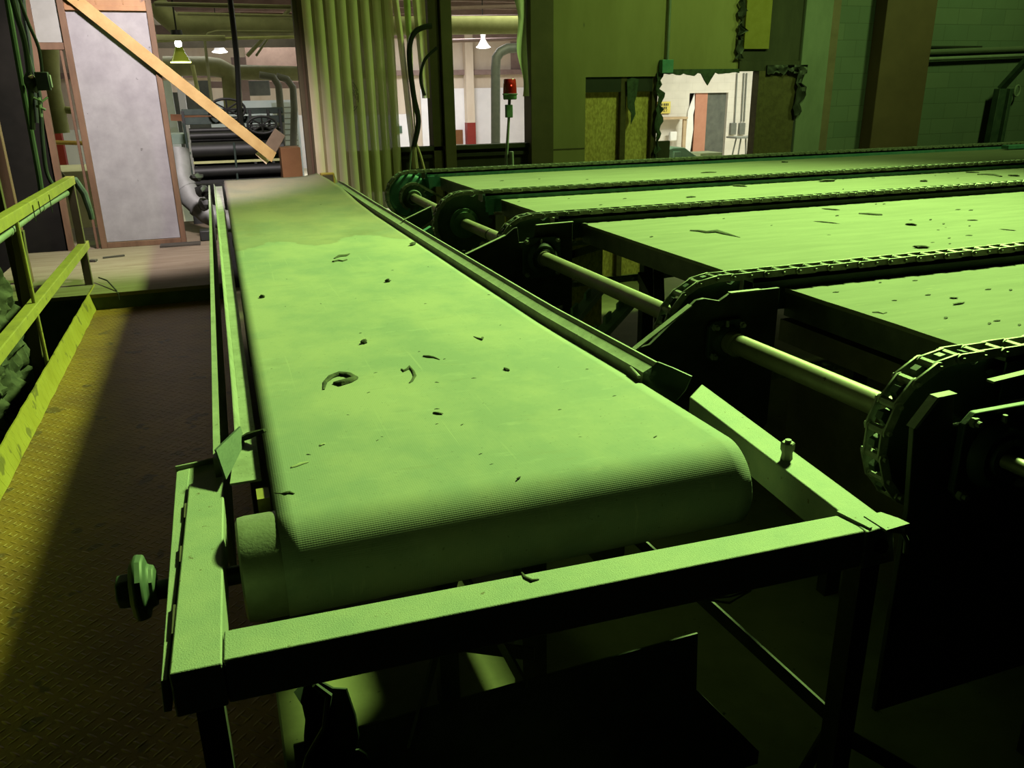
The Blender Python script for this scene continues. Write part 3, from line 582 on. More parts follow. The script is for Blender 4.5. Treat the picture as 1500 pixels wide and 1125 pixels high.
# ================================================================== D. left side beyond the railing
struct('wall_left', MB().box(-3.2, -3.1, 1.6, 9.6, GZ, 6), 'dirt')
mb = MB(); mb.sheet(lambda u, v: Vector((-1.27-.07*noise.noise(Vector((u*5, v*4, 1)))-.09*noise.noise(Vector((u*16, v*12, 4)))-.05*noise.noise(Vector((u*40, v*30, 7)))-.12*v, lerp(4.0, 5.95, u), lerp(GZ, .93, v))), 110, 90, (-1.2, 0, 0))
tag(mb.build('concrete_pier', 'rough'), 'rough broken concrete pier standing behind the yellow railing', 'pier')
MB_ = MB().box(-2.6, -1.36, 4.6, 6.3, .935, .975); tag(MB_.build('stone_slab', 'platform', None, .004), 'dusty slab lying on top of the rough pier behind the railing', 'slab')
def post(x, y, w_, d_, z0, z1, m, name, lab, lean=0): return tag(MB().bar((x, y, z0), (x+lean, y, z1), w_, d_, (0, 1, 0)).build(name, m, None, .004), lab, 'post')
post(-1.62, 7.9, .10, .08, GZ, 4, 'brown_wood', 'timber_post', 'brown timber post behind the far end of the railing')
post(-1.47, 6.9, .05, .05, GZ, 1.1, 'olive_steel', 'steel_post', 'thin olive post standing between railing and platform edge')
post(-2.05, 7.0, .34, .2, GZ, 4, 'dark_teal', 'steel_column', 'dark green steel column beside hanging cables')
tag(MB().bar((-1.30, 6.0, GZ), (-1.22, 6.0, .82), .07, .05, (0, 1, 0)).build('steel_strut', 'olive_steel', None, .003), 'olive strut leaning behind the railing baluster', 'strut')
def cable(px, Y, r, m, name, lab, g=None):
    mb = MB(); P = [atY(x, y, Y) for x, y in px]; Q = []
    for i in range(len(P)-1):
        p0_, p1_, p2_, p3_ = P[max(i-1, 0)], P[i], P[i+1], P[min(i+2, len(P)-1)]
        for t in (0, .2, .4, .6, .8): Q.append(.5*((2*p1_)+(p2_-p0_)*t+(2*p0_-5*p1_+4*p2_-p3_)*t*t+(3*p1_-p0_-3*p2_+p3_)*t**3))
    Q.append(P[-1]); mb.tube(Q, r, 9); return tag(mb.build(name, m), lab, 'cable', g)
cable([(8, -20), (14, 18), (30, 110), (45, 190), (58, 262), (60, 285), (54, 300)], 7.4, .021, 'green_cable', 'hanging_conduit', 'pale green conduit curving down the dark column')
cable([(22, -20), (30, 40), (45, 95), (58, 140), (62, 200), (68, 250), (78, 272)], 7.5, .016, 'cable', 'hanging_cable', 'dark green cable running down to a pale bottom end by the post')
cable([(14, -20), (24, 20), (36, 60), (44, 120), (48, 190)], 7.35, .02, 'black_hose', 'hanging_cable', 'thick black cable in the bundle on the dark column')
cable([(20, -25), (40, 30), (55, 65), (60, 88), (62, 110)], 7.3, .012, 'black_hose', 'hanging_cable', 'black cord running into the small dark switch box')
cable([(32, -25), (36, 20), (44, 70), (50, 130), (54, 180)], 7.6, .016, 'cable', 'hanging_cable', 'thin green cable in front of the brown timber post')
sb = atY(64, 118, 7.3); e_ = empty('switch_box', (sb.x, sb.y, sb.z-.07), 'small dark switch box hanging on its cord by the door opening', 'switch')
MB().box(sb.x-.05, sb.x+.04, sb.y-.03, sb.y+.03, sb.z-.07, sb.z+.06).build('case', 'cable', e_, .006)
MB().box(sb.x+.038, sb.x+.052, sb.y-.02, sb.y+.02, sb.z-.05, sb.z+.04).build('cover', 'conduit', e_, .004)
mb = MB(); p = atY(46, 122, 7.35); mb.rock((p.x, p.y, p.z), .05, .04, .07, 3); vb = mb.build('valve_body', 'black'); tag(vb, 'black valve with a small brass cap among the hanging cables', 'valve')
mb = MB(); mb.rock((p.x+.01, p.y-.02, p.z+.045), .022, .02, .015, 5); mb.build('valve_cap', 'tan', vb)
mb = MB(); mb.tube([(p.x-.01, p.y, p.z-.10), (p.x+.05, p.y-.02, p.z-.13), (p.x+.09, p.y, p.z-.10)], .008, 7); mb.tube([(p.x, p.y, p.z-.16), (p.x+.06, p.y, p.z-.19)], .01, 7); mb.tube([(p.x+.03, p.y, p.z-.1), (p.x+.02, p.y, p.z-.24)], .012, 7); mb.build('fitting', 'conduit', vb)

# ================================================================== E. partition wall at Y = 9.5
WY = 9.5
struct('ceiling', MB().box(-3.2, 14, -2.5, 9.4, 9.5, 9.6), 'soot')
fp = empty('framed_panel', (-.775, WY, .13), 'tall off-white panel in a brown timber frame standing on the platform', 'panel')
MB().box(-1.14, -.41, WY, WY+.02, .19, 2.40).build('panel_sheet', 'panel', fp)
for x0, x1, z0, z1 in ((-1.195, -1.135, .13, 3.2), (-.415, -.36, .13, 3.2), (-1.135, -.415, .13, .185)): MB().box(x0, x1, WY-.03, WY+.05, z0, z1).build('frame_member', 'brown_wood', fp, .003)
mb = MB(); mb.box(-1.135, -.415, WY-.02, WY+.02, 2.40, 3.1)
for x in (-1.05, -.86, -.62): mb.box(x, x+.012, WY-.024, WY+.0, 2.46, 3.1)
mb.box(-1.135, -.415, WY-.035, WY, 2.405, 2.445); mb.build('head_board', 'orange_wood', fp, .002)
tag(MB().box(-1.425, -1.20, WY, WY+.02, 2.12, 3.2).build('drywall_patch', 'drywall', None, .002), 'stained white drywall patch high beside the framed panel', 'drywall')
df = empty('door_frame', (-1.33, WY, GZ), 'rough brown timber frame around the narrow opening beside the panel', 'frame')
MB().bar((-1.49, WY, GZ), (-1.44, WY, 3.2), .06, .06, (0, 1, 0)).build('jamb', 'brown_wood', df, .002)
MB().box(-1.46, -1.20, WY-.02, WY+.04, 2.055, 2.118).build('lintel', 'brown_wood', df, .002)
MB().box(-1.245, -1.222, WY-.01, WY+.03, GZ, 2.055).build('stop', 'brown_wood', df, .002)
def slab4(px, Y, th):
    a = [atY(x, y, Y) for x, y in px]; b = [p+Vector((0, th, 0)) for p in a]
    return MB().add(a+b, [(0, 1, 2, 3), (7, 6, 5, 4), (0, 4, 5, 1), (1, 5, 6, 2), (2, 6, 7, 3), (3, 7, 4, 0)])
tag(slab4([(72, -20), (398, 238), (405, 224), (100, -20)], 9.425, .04).build('plank', 'wood_plank', None, .003), 'long amber timber plank nailed diagonally across the white panel', 'plank')
tag(slab4([(384, 219), (402, 228), (418, 199), (403, 188)], 9.48, .05).build('timber_block', 'block_wood', None, .003), 'dull brown timber block behind the lower end of the diagonal plank', 'timber')
tag(slab4([(374, 226), (390, 241), (394, 236), (379, 222)], 9.49, .05).build('timber_offcut', 'tan', None, .003), 'small offcut peeking out below the diagonal plank end', 'timber')
struct('trim_3', MB().box(.985, 1.085, WY-.03, WY+.07, GZ, 4), 'olive_steel', .003)
struct('trim_4', MB().box(1.03, 1.055, WY-.045, WY-.03, GZ, 4), 'brown_col')
struct('wall_partition', MB().box(-3.1, -1.50, WY, WY+.1, GZ, 3.2), 'soot')
struct('wall_header', MB().box(-3.1, 14, WY, WY+.15, 3.2, 9.6), 'green_wall')
# strip curtain
sc_ = empty('strip_curtain', (1.5, 9.44, 2.9), 'yellowed clear plastic strip curtain hanging beside the belt end', 'curtain')
for i in range(8):
    for dark in (0, 1):
        w_ = .115 if dark else .092; x0 = 1.075+i*.122+(.068 if dark else 0); y0 = 9.452 if dark else 9.437
        zb = (.30, .28, .25, .30, .32, .35, .52, .50)[i]+(.02 if dark else 0)
        if dark and i == 7: continue
        mb = MB(); mb.sheet(lambda u, v: Vector((x0+u*w_+.004*sin(3*v+i), y0-.012*sin(pi*u)+.004*sin(5*v+i*1.7), lerp(3.0, zb, v))), 5, 24, (0, .003, 0))
        mb.build('strip', 'pvc_dark' if dark else 'pvc', sc_)
MB().box(1.06, 2.05, 9.43, 9.47, 2.98, 3.04).build('hanger_rail', 'dark_steel', sc_)
mb = MB(); C0 = Vector((1.50, 9.408, 1.585))
for r_, a0, a1 in ((.115, 65, 20), (.115, 12, -25), (.115, -40, -75), (.095, 60, 35), (.095, 30, 5), (.095, 0, -18), (.095, -50, -70), (.07, 45, 20), (.07, 15, -15), (.05, 40, 0)):
    mb.tube([C0+Vector((r_*.75*cos(R(a0+(a1-a0)*k/6)), 0, r_*1.35*sin(R(a0+(a1-a0)*k/6)))) for k in range(7)], .004, 5)
tag(mb.build('printed_ring', 'olive_steel', sc_), 'faded dark ring print on the curtain')
tag(MB().sheet(lambda u, v: Vector((1.97+.07*u+.17*v+.03*sin(3*v)*(1-v), 9.41-.04*sin(pi*u), lerp(3.0, .80, v))), 6, 20, (0, .006, 0)).build('bundled_strip', 'pvc'), 'rolled plastic curtain strip hanging slantwise next to the curtain', 'curtain strip')
tag(MB().sheet(lambda u, v: Vector((2.13+.10*u*(1-v*.9)+.06*v, 9.43-.03*sin(pi*u), lerp(3.0, 1.2, v))), 5, 16, (0, .006, 0)).build('bundled_strip', 'duct_yellow'), 'bright green strip edge beside the rolled curtain strip', 'curtain strip')
tag(MB().sheet(lambda u, v: Vector((2.22+.16*u*(1-.45*v)+.08*v, 9.44-.03*sin(2*pi*u), lerp(3.0, 1.55, v))), 8, 16, (0, .006, 0)).build('bundled_strip', 'pvc'), 'gathered plastic strip hanging against the dark column', 'curtain strip')
cable([(632, 38), (620, 40), (608, 47), (601, 62), (600, 90), (606, 140), (613, 178), (606, 215)], 9.36, .030, 'black_hose', 'black_hose', 'thick glossy black hose arching out of the dark column')
cable([(640, 70), (622, 88), (616, 115), (622, 140)], 9.36, .018, 'black_hose', 'loop_cable', 'black cable loop hanging on the edge of the dark column')
cable([(606, 205), (602, 225), (600, 250)], 9.36, .012, 'conduit', 'loose_cord', 'pale cord end hanging below the black hose')
cable([(607, 205), (615, 225), (622, 250)], 9.37, .014, 'tan', 'loose_cord', 'tan strap end hanging below the black hose')
struct('trim_5', MB().box(2.41, 2.52, WY-.05, WY+.15, GZ, 4).box(2.54, 2.665, WY-.09, WY+.15, GZ, 4).box(2.50, 2.56, WY, WY+.1, GZ, 4), 'olive_steel', .003)
struct('wall_ledge', MB().box(1.09, 3.58, WY+.03, WY+.14, .55, 1.0).box(1.95, 3.58, WY, WY+.03, GZ, 1.0).box(1.95, 3.58, WY-.05, WY+.1, .98, 1.03).box(1.95, 3.58, WY-.03, WY, .90, .94), 'dark_wood', .003)
struct('trim_6', MB().box(3.575, 3.855, WY-.12, WY+.12, GZ, 4), 'olive_steel', .004)
mb = MB(); mb.sheet(lambda u, v: Vector((3.40+.17*u+.09*v*(1-u)+.03*sin(9*v)*(1-u), 9.46-.05*sin(4*u+3*v), lerp(2.6, 1.55, v))), 8, 14, (0, .004, 0)); tag(mb.build('torn_cloth', 'cloth'), 'grey torn cloth hanging at the top of the window opening post', 'cloth')
# warning beacon on its stand, behind the back chain
bz = empty('warning_beacon', (2.98, 8.6, GZ), 'red warning beacon on a thin grey pole behind the chain deck', 'beacon')
MB().tube([(2.97, 8.6, GZ), (2.985, 8.6, .9), (3.025, 8.6, 1.36)], [.022, .018, .014], 12).build('pole', 'conduit', bz)
MB().tube([(3.045, 8.58, .75), (3.04, 8.58, 1.0)], .022, 12).build('socket', 'conduit', bz)
MB().box(2.99, 3.06, 8.57, 8.63, 1.345, 1.475).build('junction_box', 'mach_green', bz, .006)
MB().tube([(3.03, 8.6, 1.47), (3.035, 8.6, 1.535)], .016, 10).build('neck', 'black', bz)
MB().lathe([(0, 0), (.066, 0), (.072, .01), (.072, .045), (.08, .05), (.08, .06), (0, .06)], (3.04, 8.6, 1.525), (0, 0, 1), 28).build('base', 'mach_green', bz)
MB().box(2.955, 3.0, 8.53, 8.57, 1.572, 1.586).build('clip', 'mach_green', bz)
MB().lathe([(.072, 0), (.07, .06), (.064, .135), (.058, .143), (0, .145)], (3.04, 8.6, 1.586), (0, 0, 1), 28).build('lens', 'lens', bz)
MB().lathe([(0, 0), (.03, 0), (.045, .03), (.04, .09), (0, .1)], (3.04, 8.6, 1.59), (0, 0, 1), 16).build('reflector', 'brown_col', bz)
MB().lathe([(0, 0), (.009, .004), (.009, .014), (0, .018)], (3.035, 8.54, 1.655), (0, 0, 1), 10).build('bulb', 'lens_glow', bz)
# back wall, greenish drywall with holes
H0, H1, HZ = 4.317, 5.271, 1.752
struct('wall_back', MB().box(3.855, H0, WY, WY+.02, GZ, 3.2).box(H0, H1, WY, WY+.02, HZ, 3.2).box(H1, 5.335, WY, WY+.02, 1.80, 3.2).box(5.335, 6.42, WY, WY+.02, 1.80, 3.2), 'green_wall')
struct('trim_7', MB().box(3.855, 4.31, WY-.004, WY, .93, .945), 'olive_steel')
cv = empty('wall_cavity', (4.8, WY+.1, GZ), 'broken out wall cavity with bare strand board and studs', 'wall cavity')
MB().box(H0-.02, H1+.07, WY+.09, WY+.105, GZ, 1.9).build('strand_board', 'osb', cv)
for x in (4.80, 5.23): MB().box(x, x+.075, WY+.022, WY+.09, GZ, HZ+.1).build('stud', 'tan', cv, .002)
MB().box(H0, H1, WY+.025, WY+.088, 1.58, HZ+.06).build('nailer', 'black', cv)
for o in cv.children:
    if o.name.startswith('stud'): o.data.materials[0] = M['osb_dark']
def ragged(name, x0, x1, z0, z1, Y, m, seed, lab, cat, nz_=26, amp=.05, drip=None):
    rg = random.Random(seed); L_ = [x0+rg.uniform(-amp, amp)*.5 for _ in range(nz_+1)]; Rr = [x1+rg.uniform(-amp, amp) for _ in range(nz_+1)]
    mb = MB(); mb.sheet(lambda u, v: Vector((lerp(L_[round(v*nz_)], Rr[round(v*nz_)], u), Y-.04*noise.noise(Vector((u*3, v*9, seed)))-.03, lerp(z1, z0, v))), 4, nz_, (0, .012, 0)); return tag(mb.build(name, m), lab, cat)
ragged('torn_insulation', 5.27, 5.335, .55, 1.80, WY, 'rag', 4, 'torn green insulation hanging down the edge of the lit opening', 'insulation')
rg = random.Random(11); top = [(5.33+1.1*k/22, 1.795-(.005+.05*rg.random()*(1 if 3 < k < 15 else .4))) for k in range(23)]; top[13] = (top[13][0], 1.64); top[12] = (top[12][0], 1.70); top[14] = (top[14][0], 1.72)
tag(MB().prism([(5.33, 1.83)]+top+[(6.43, 1.83)], 'y', WY-.03, WY-.008).build('torn_paper', 'rag'), 'ragged torn wall paper along the top of the lit opening', 'torn paper')
rg2 = random.Random(3); tag(MB().prism([(4.86, 1.72), (4.93, 1.74), (5.02, 1.72), (5.0, 1.55), (4.97, 1.45), (4.99, 1.32), (4.93, 1.2), (4.93, 1.33), (4.88, 1.4), (4.87, 1.55)], 'y', WY-.012, WY-.003).build('torn_flap', 'rag'), 'torn dark flap of wall covering hanging between the strand boards', 'torn paper')
tag(MB().box(5.32, 5.52, WY+.04, WY+.1, GZ, .985).build('short_board', 'dark_wood', None, .003), 'short dark board at the lower corner of the lit opening', 'board')
eb = empty('junction_box', (5.36, WY-.04, 1.80), 'grey-green electric box under a straight conduit on the back wall', 'electric box')
MB().box(5.29, 5.445, WY-.09, WY-.005, 1.785, 1.94).build('case', 'teal', eb, .006)
MB().tube([(5.385, WY-.04, 1.94), (5.385, WY-.04, 3.3)], .018, 10).build('conduit', 'conduit', eb)
struct('wall_timber', MB().box(6.42, 7.35, WY-.01, WY+.1, 1.92, 3.2).box(6.42, 7.35, WY-.03, WY+.05, 1.80, 1.92), 'dark_wood', .003)
tag(MB().box(6.46, 6.83, WY-.045, WY-.012, 2.06, 3.2).build('insulation_batt', 'insul', None, .004), 'dirty yellow insulation batt showing high on the dark timber wall', 'insulation')
ragged('tar_paper', 6.36, 6.44, 1.95, 2.7, WY-.02, 'black', 8, 'ragged black tar paper edge at the corner of the drywall', 'torn paper', 14, .07)
struct('wall_strandboard', MB().box(6.705, 6.80, WY-.06, WY+.08, GZ, 1.80).box(6.80, 7.33, WY-.02, WY+.03, GZ, 1.80), 'osb_dark', .003)
tag(MB().sheet(lambda u, v: Vector((6.82+.62*u, WY-.06-.05*noise.noise(Vector((u*6, v*4, 2))), 1.87-.10*v-.05*v*noise.noise(Vector((u*11, 0, 5))))), 24, 4, (0, .02, 0)).build('torn_felt', 'black'), 'strip of torn black felt over the dark strand board', 'torn paper')
ragged('hanging_felt', 7.28, 7.40, 1.25, 1.85, WY-.05, 'black', 21, 'black felt scrap hanging at the edge of the concrete pillar', 'torn paper', 12, .05)
struct('wall_pillar', MB().box(7.34, 7.76, WY-.05, WY+.3, GZ, 4), 'conc', .01)
struct('trim_8', MB().box(7.76, 7.90, WY-.02, WY+.3, GZ, 4), 'red_brown')
struct('wall_block', MB().box(7.90, 14, WY, WY+.2, GZ, 4), 'block')
struct('trim_9', MB().box(8.46, 9.28, WY-.22, WY-.005, GZ, 4), 'brown_col', .01)
pp = tag(MB().tube([(9.3, WY-.09, 2.02), (14, WY-.09, 2.14)], .034, 14).build('wall_pipe', 'mirror_metal'), 'shiny wall pipe running sideways from the red-brown column, upper one', 'pipe')
tag(MB().tube([(9.3, WY-.08, 1.93), (14, WY-.08, 2.05)], .024, 12).build('wall_pipe', 'conduit'), 'thinner pipe directly below the shiny wall pipe', 'pipe')
tag(MB().box(9.3, 10.35, WY-.06, WY-.01, 2.075, 2.10).build('shadow_batten', 'black', None, .002), 'dark batten on the block wall above the shiny pipe', 'batten')  # thin matt black strip on the block wall
lb = empty('strut_bracket', (10.72, WY-.15, GZ), 'dark steel strut bracket with diagonal arm against the block wall', 'bracket')
a_ = atY(1446, 215, WY-.2); b2 = atY(1466, 130, WY-.2); c2 = atY(1520, 70, WY-.6)
MB().bar((a_.x, a_.y, GZ), b2, .14, .1, (0, 1, 0)).build('upright', 'dark_teal', lb, .004)
MB().bar((a_.x+.2, a_.y, GZ), b2+Vector((.16, 0, 0)), .06, .1, (0, 1, 0)).build('upright', 'dark_teal', lb, .004)
MB().bar(b2, c2, .10, .06, (0, 1, 0)).build('arm', 'dark_teal', lb, .004)
q = atY(1490, 133, WY-.12); mb = MB(); mb.tube([(q.x+.05*cos(R(a)), q.y, q.z+.075*sin(R(a))) for a in range(0, 361, 20)], .014, 8, caps=False); tag(mb.build('ring', 'conduit'), 'pale ring hanging on the block wall beside the strut bracket', 'ring')

# ================================================================== F. hall behind the partition
FY = 29.0
struct('wall_far', MB().box(-14, 11.9, FY, FY+.2, GZ, 4.2), 'hall_cream')
struct('ceiling_hall', MB().box(-14, 22, WY+.15, FY, 4.1, 4.25), 'hall_dark')
struct('wall_hall_left', MB().box(-9.2, -9, WY, FY, GZ, 4.2), 'grey_dark')
struct('floor_hall', MB().box(-9, 20, 11.3, FY, GZ, GZ+.01), 'hall_floor')
for k, (x0, x1, z1, lab) in enumerate(((3.6, 6.6, .95, 'tall white wall sheet by the orange notice'), (7.0, 11.7, 1.75, 'white wall sheet under the cream plywood beyond the window opening'), (-3.5, 3.5, 1.0, 'white wall sheet behind the curtain strips'))):
    tag(MB().box(x0+(.7 if k == 0 else .0), x1, FY-.06, FY-.01, GZ, z1).build('wall_sheet', 'hall_white'), lab, 'wall sheet')
def pole_at(px, y0, y1, Y, r, m, name, lab, cat='pipe'):
    a, b = atY(px[0], y0, Y), atY(px[1], y1, Y); return tag(MB().tube([a, b], r, 10).build(name, m), lab, cat)
p_ = atY(686, 80, FY-.3); rp = empty('wall_column', (p_.x, FY-.3, GZ), 'cream hall column painted red at its foot', 'column')
MB().box(p_.x-.14, p_.x+.14, FY-.4, FY-.1, .62, 4.1).build('shaft', 'hall_cream', rp); MB().box(p_.x-.15, p_.x+.15, FY-.41, FY-.1, GZ, .62).build('painted_foot', 'red', rp)
q = atY(670, 199, FY-.1); tag(MB().box(q.x-.22, q.x+.2, FY-.1, FY-.07, q.z-.28, q.z+.2).build('notice_board', 'orange', None), 'orange board leaning on the white hall wall', 'board')
q = atY(584, 190, FY-.1); tag(MB().box(q.x-.12, q.x+.12, FY-.1, FY-.07, q.z-.12, q.z+.12).build('wall_box', 'mach_green', None), 'little green box on the white wall behind the curtain', 'electric box')
struct('trim_10', MB().box(-8, 11.8, FY-.25, FY-.02, 2.18, 2.34), 'hall_brown')
struct('trim_11', MB().box(-8, 11.8, FY-.35, FY-.02, 3.35, 3.7), 'hall_brown')
q = atY(765, 100, FY-.1); struct('window_1', MB().box(q.x-.4, q.x+.6, FY-.08, FY-.03, 2.35, 3.25), 'hall_brown')
# big duct, bent pipes and roof pipework
def tubeY(px, Y, r, m, name, lab, cat, n=12):
    mb = MB(); mb.tube([atY(x, y, Y if not isinstance(Y, list) else Y[i]) for i, (x, y) in enumerate(px)], r, n); return tag(mb.build(name, m), lab, cat)
tubeY([(726, 290), (726, 100), (727, 85), (733, 76), (743, 71), (775, 69), (800, 68)], 15, .085, 'conduit', 'bent_pipe', 'grey bent pipe rising behind the red beacon', 'pipe', 14)
q0, q1 = atY(560, 38, 13), atY(830, 36, 13); tag(MB().tube([q0, q1], .13, 18).build('hall_duct', 'duct_yellow'), 'horizontal yellow-green duct above the bright hall lamp', 'duct')
tubeY([(228, 4), (240, 20), (255, 34), (275, 37), (440, 38)], 14, .15, 'hall_pipe', 'hall_duct', 'wide olive duct with angled end above the caged lamp', 'duct', 18)
for px, Y, r_, lab in (([(226, 6), (445, 11)], 12, .028, 'upper olive roof pipe in the opening over the rollers'), ([(260, 20), (445, 24)], 13, .022, 'second olive roof pipe in the opening over the rollers'), ([(226, 55), (330, 56)], 12, .035, 'bright yellow roof pipe beside the caged lamp'), ([(228, 60), (300, 57), (445, 54)], 13.5, .022, 'thin yellow-green roof pipe behind the caged lamp'),
        ([(310, 150), (300, 60), (305, 49), (318, 46), (445, 47)], 13, .02, 'thin bent conduit dropping past the diagonal plank'), ([(428, 10), (362, 82)], 14, .03, 'slanting roof pipe running up to the curtain frame'), ([(400, 45), (375, 82)], 14.5, .018, 'short slanting roof pipe behind the longer slanting one'),
        ([(658, 12), (775, 8)], 15, .03, 'dark roof pipe at the top of the window opening'), ([(658, 25), (780, 23)], 17, .03, 'pale roof pipe under the dark one in the window opening'), ([(655, 60), (770, 57)], 24, .05, 'brown roof pipe level with the bright hall lamp')):
    tubeY(px, Y, r_, 'duct_yellow' if 'yellow' in lab else ('hall_brown' if 'brown' in lab or 'dark' in lab else 'hall_pipe'), 'roof_pipe', lab, 'pipe', 8)
for k in range(9): struct('ceiling_beam', MB().box(-9, 18, 12.5+k*1.8, 12.62+k*1.8, 3.75, 4.1), 'hall_brown')
q0, q1 = atY(225, 75, 22), atY(450, 82, 22); struct('ceiling_truss', MB().box(q0.x, q1.x+1, 22, 22.4, 2.75, 3.25), 'hall_brown')
cable([(336, -10), (342, 40), (348, 100), (351, 165), (355, 185), (362, 198)], 11.5, .035, 'black_hose', 'black_hose', 'black hose dropping from the roof onto the roller machine')
tubeY([(240, 97), (300, 97), (320, 99), (335, 106), (340, 130), (342, 160)], 16, .16, 'hall_pipe', 'hall_duct', 'olive elbow duct turning down behind the diagonal plank', 'duct', 18)
tubeY([(350, 106), (445, 108)], 15.5, .12, 'hall_pipe', 'hall_duct', 'olive duct running sideways towards the curtain frame', 'duct', 16)
tubeY([(380, 110), (400, 113), (408, 125), (411, 160), (413, 205), (416, 290)], 14, .055, 'duct', 'bent_pipe', 'steel bent pipe coming down in front of the pale slatted door', 'pipe', 12)
tubeY([(405, 112), (420, 116), (429, 128), (431, 160), (430, 200), (429, 290)], 14.2, .055, 'duct', 'bent_pipe', 'steel bent pipe coming down beside the curtain frame', 'pipe', 12)
cable([(282, 95), (286, 115), (290, 135)], 14, .03, 'lamp_yellow' if 0 else 'duct_yellow', 'lamp_cord', 'pale yellow cord hanging below the caged lamp')
for px, lab in (((242, 258), 'white upright post beside the brown panel frame'),):
    a, b = atY(243, 118, 16), atY(256, 200, 16); tag(MB().bar(a, (b.x+.05, b.y, GZ), .14, .14, (0, 1, 0)).build('white_post', 'blue_white'), lab, 'post')
a, b = atY(250, 172, 15), atY(330, 175, 15); tag(MB().bar(a, b, .1, .1).build('pink_beam', 'salmon'), 'pinkish rail behind the plank in the hall', 'beam')
a, b = atY(290, 124, 24), atY(450, 125, 24); tag(MB().bar(a, b, .2, .16).build('hall_girt', 'hall_brown'), 'mauve brown girt crossing the far hall wall', 'beam')
a, b = atY(405, 150, 17), atY(428, 222, 17); sd = tag(MB().box(a.x-.1, b.x+.15, 17, 17.05, GZ, a.z).build('slatted_door', 'blue_white'), 'bluish white slatted door right behind the bent steel pipes', 'door')
mb = MB()
for k in range(9): z = lerp(b.z, a.z-.1, k/8); mb.box(a.x-.08, b.x+.13, 16.985, 17.0, z, z+.015)
mb.build('slat_joint', 'conduit', sd)
a = atY(390, 147, 18); tag(MB().box(a.x-1.1, a.x+.6, 18, 18.05, GZ, a.z).build('white_board', 'blue_white'), 'wide bluish white board above the roller machine', 'board')
for px, y0, y1, Y, w_, m, nm, lab in ((349, 84, 250, 20, .3, 'hall_brown', 'hall_post', 'brown steel post in the hall right beside the black hose'), (297, 118, 250, 21, .34, 'grey_dark', 'hall_post', 'dark post behind the upper part of the diagonal plank'), (262, 112, 250, 22, .16, 'hall_white', 'hall_post', 'thin white post in the hall behind the caged lamp')):
    a = atY(px, y0, Y); tag(MB().box(a.x-w_/2, a.x+w_/2, Y, Y+.25, GZ, a.z).build(nm, m), lab, 'post')
a = atY(275, 135, 23); tag(MB().box(a.x-.7, a.x+.55, 23, 24, GZ, a.z).build('dark_cabinet', 'grey_dark'), 'dark tall cabinet far behind the diagonal plank', 'cabinet')
a = atY(408, 84, 26); tag(MB().box(a.x-.9, a.x+1.3, 26, 26.1, a.z-.75, 4.1).build('hanging_board', 'block_wood'), 'brown board hanging under the roof beyond the bent steel pipes', 'board')
a, b = atY(385, 118, 22), atY(392, 140, 22); tag(MB().box(a.x-.5, a.x+.15, 22, 22.4, b.z, a.z).build('hall_fan', 'grey_dark', None, .02), 'dark fan housing under the mauve girt', 'fan')
for k, (y0, y1) in enumerate(((30, 31), (64, 63))):
    a, b = atY(225, y0, 18+k), atY(448, y1, 18+k); tag(MB().bar(a, b, .1, .16).build('roof_joist', 'hall_dark'), ('dark roof joist highest in the opening over the rollers', 'dark roof joist just below the bright yellow pipe', 'dark roof joist lowest over the small deep lamp')[k], 'beam')
# roller machine
rm = empty('roller_machine', (.45, 11.9, GZ), 'black roller machine with spoked handwheel in the hall opening', 'machine')
zf = 1.34
MB().box(-.30, .98, 12.1, 12.2, GZ, .62).box(-.25, .95, 11.6, 11.75, GZ, .66).build('machine_bed', 'black', rm, .01)
for (z, r_, Y) in ((.965, .095, 11.6), (1.135, .045, 11.7), (1.20, .03, 11.75), (.70, .07, 11.55)): MB().tube([(-.22, Y, z), (.92, Y, z)], r_, 24).build('roller', 'black', rm)
MB().box(-.22, .95, 11.95, 12.0, GZ, 1.22).build('back_plate', 'black', rm)  # black sheet added to darken the bright gaps between the rollers
MB().box(-.22, .95, 11.50, 11.54, .80, .83).build('yellow_strip', 'duct_yellow', rm)
MB().box(-.28, .98, 11.80, 11.86, 1.27, 1.36).box(-.28, .98, 11.80, 11.86, 1.385, 1.46).build('top_beam', 'dark_teal', rm, .005)
for x in (-.27, .55, .78, .93): MB().bar((x, 11.75, GZ), (x+.0, 11.75, 1.44), .035, .06, (0, 1, 0)).build('upright', 'black', rm, .003)
for (cx_, cz_, r_) in ((.68, 1.25, .14), (.27, 1.45, .17)):
    mb = MB(); mb.tube([(cx_+r_*cos(R(a))*1.3, 11.6, cz_+r_*sin(R(a))*.75) for a in range(0, 361, 15)], .016, 8, caps=False)
    for a in range(0, 180, 45): mb.tube([(cx_-r_*1.3*cos(R(a)), 11.6, cz_-r_*.75*sin(R(a))), (cx_+r_*1.3*cos(R(a)), 11.6, cz_+r_*.75*sin(R(a)))], .012, 6)
    mb.build('handwheel', 'black', rm)
for A, B in (((.28, 11.5, .1), (.30, 11.5, 1.05)), ((-.22, 11.45, GZ), (-.27, 11.45, 1.3))): MB().tube([A, B], .014, 8).build('rod', 'dark_teal', rm)
tag(MB().box(-.9, -.35, 12.6, 13.2, .98, 1.12).box(-.9, -.35, 12.58, 12.62, .85, .88).build('green_table', 'green_paint', None, .004), 'bright green table edge left of the black rollers', 'table') if 0 else tag(MB().box(-.72, -.27, 12.6, 13.2, 1.0, 1.13).box(-.72, -.25, 12.55, 12.6, .86, .89).box(-.66, -.6, 12.7, 12.8, GZ, 1.0).build('green_table', 'green_paint', None, .004), 'bright green table top beside the black rollers and the brown panel', 'table')
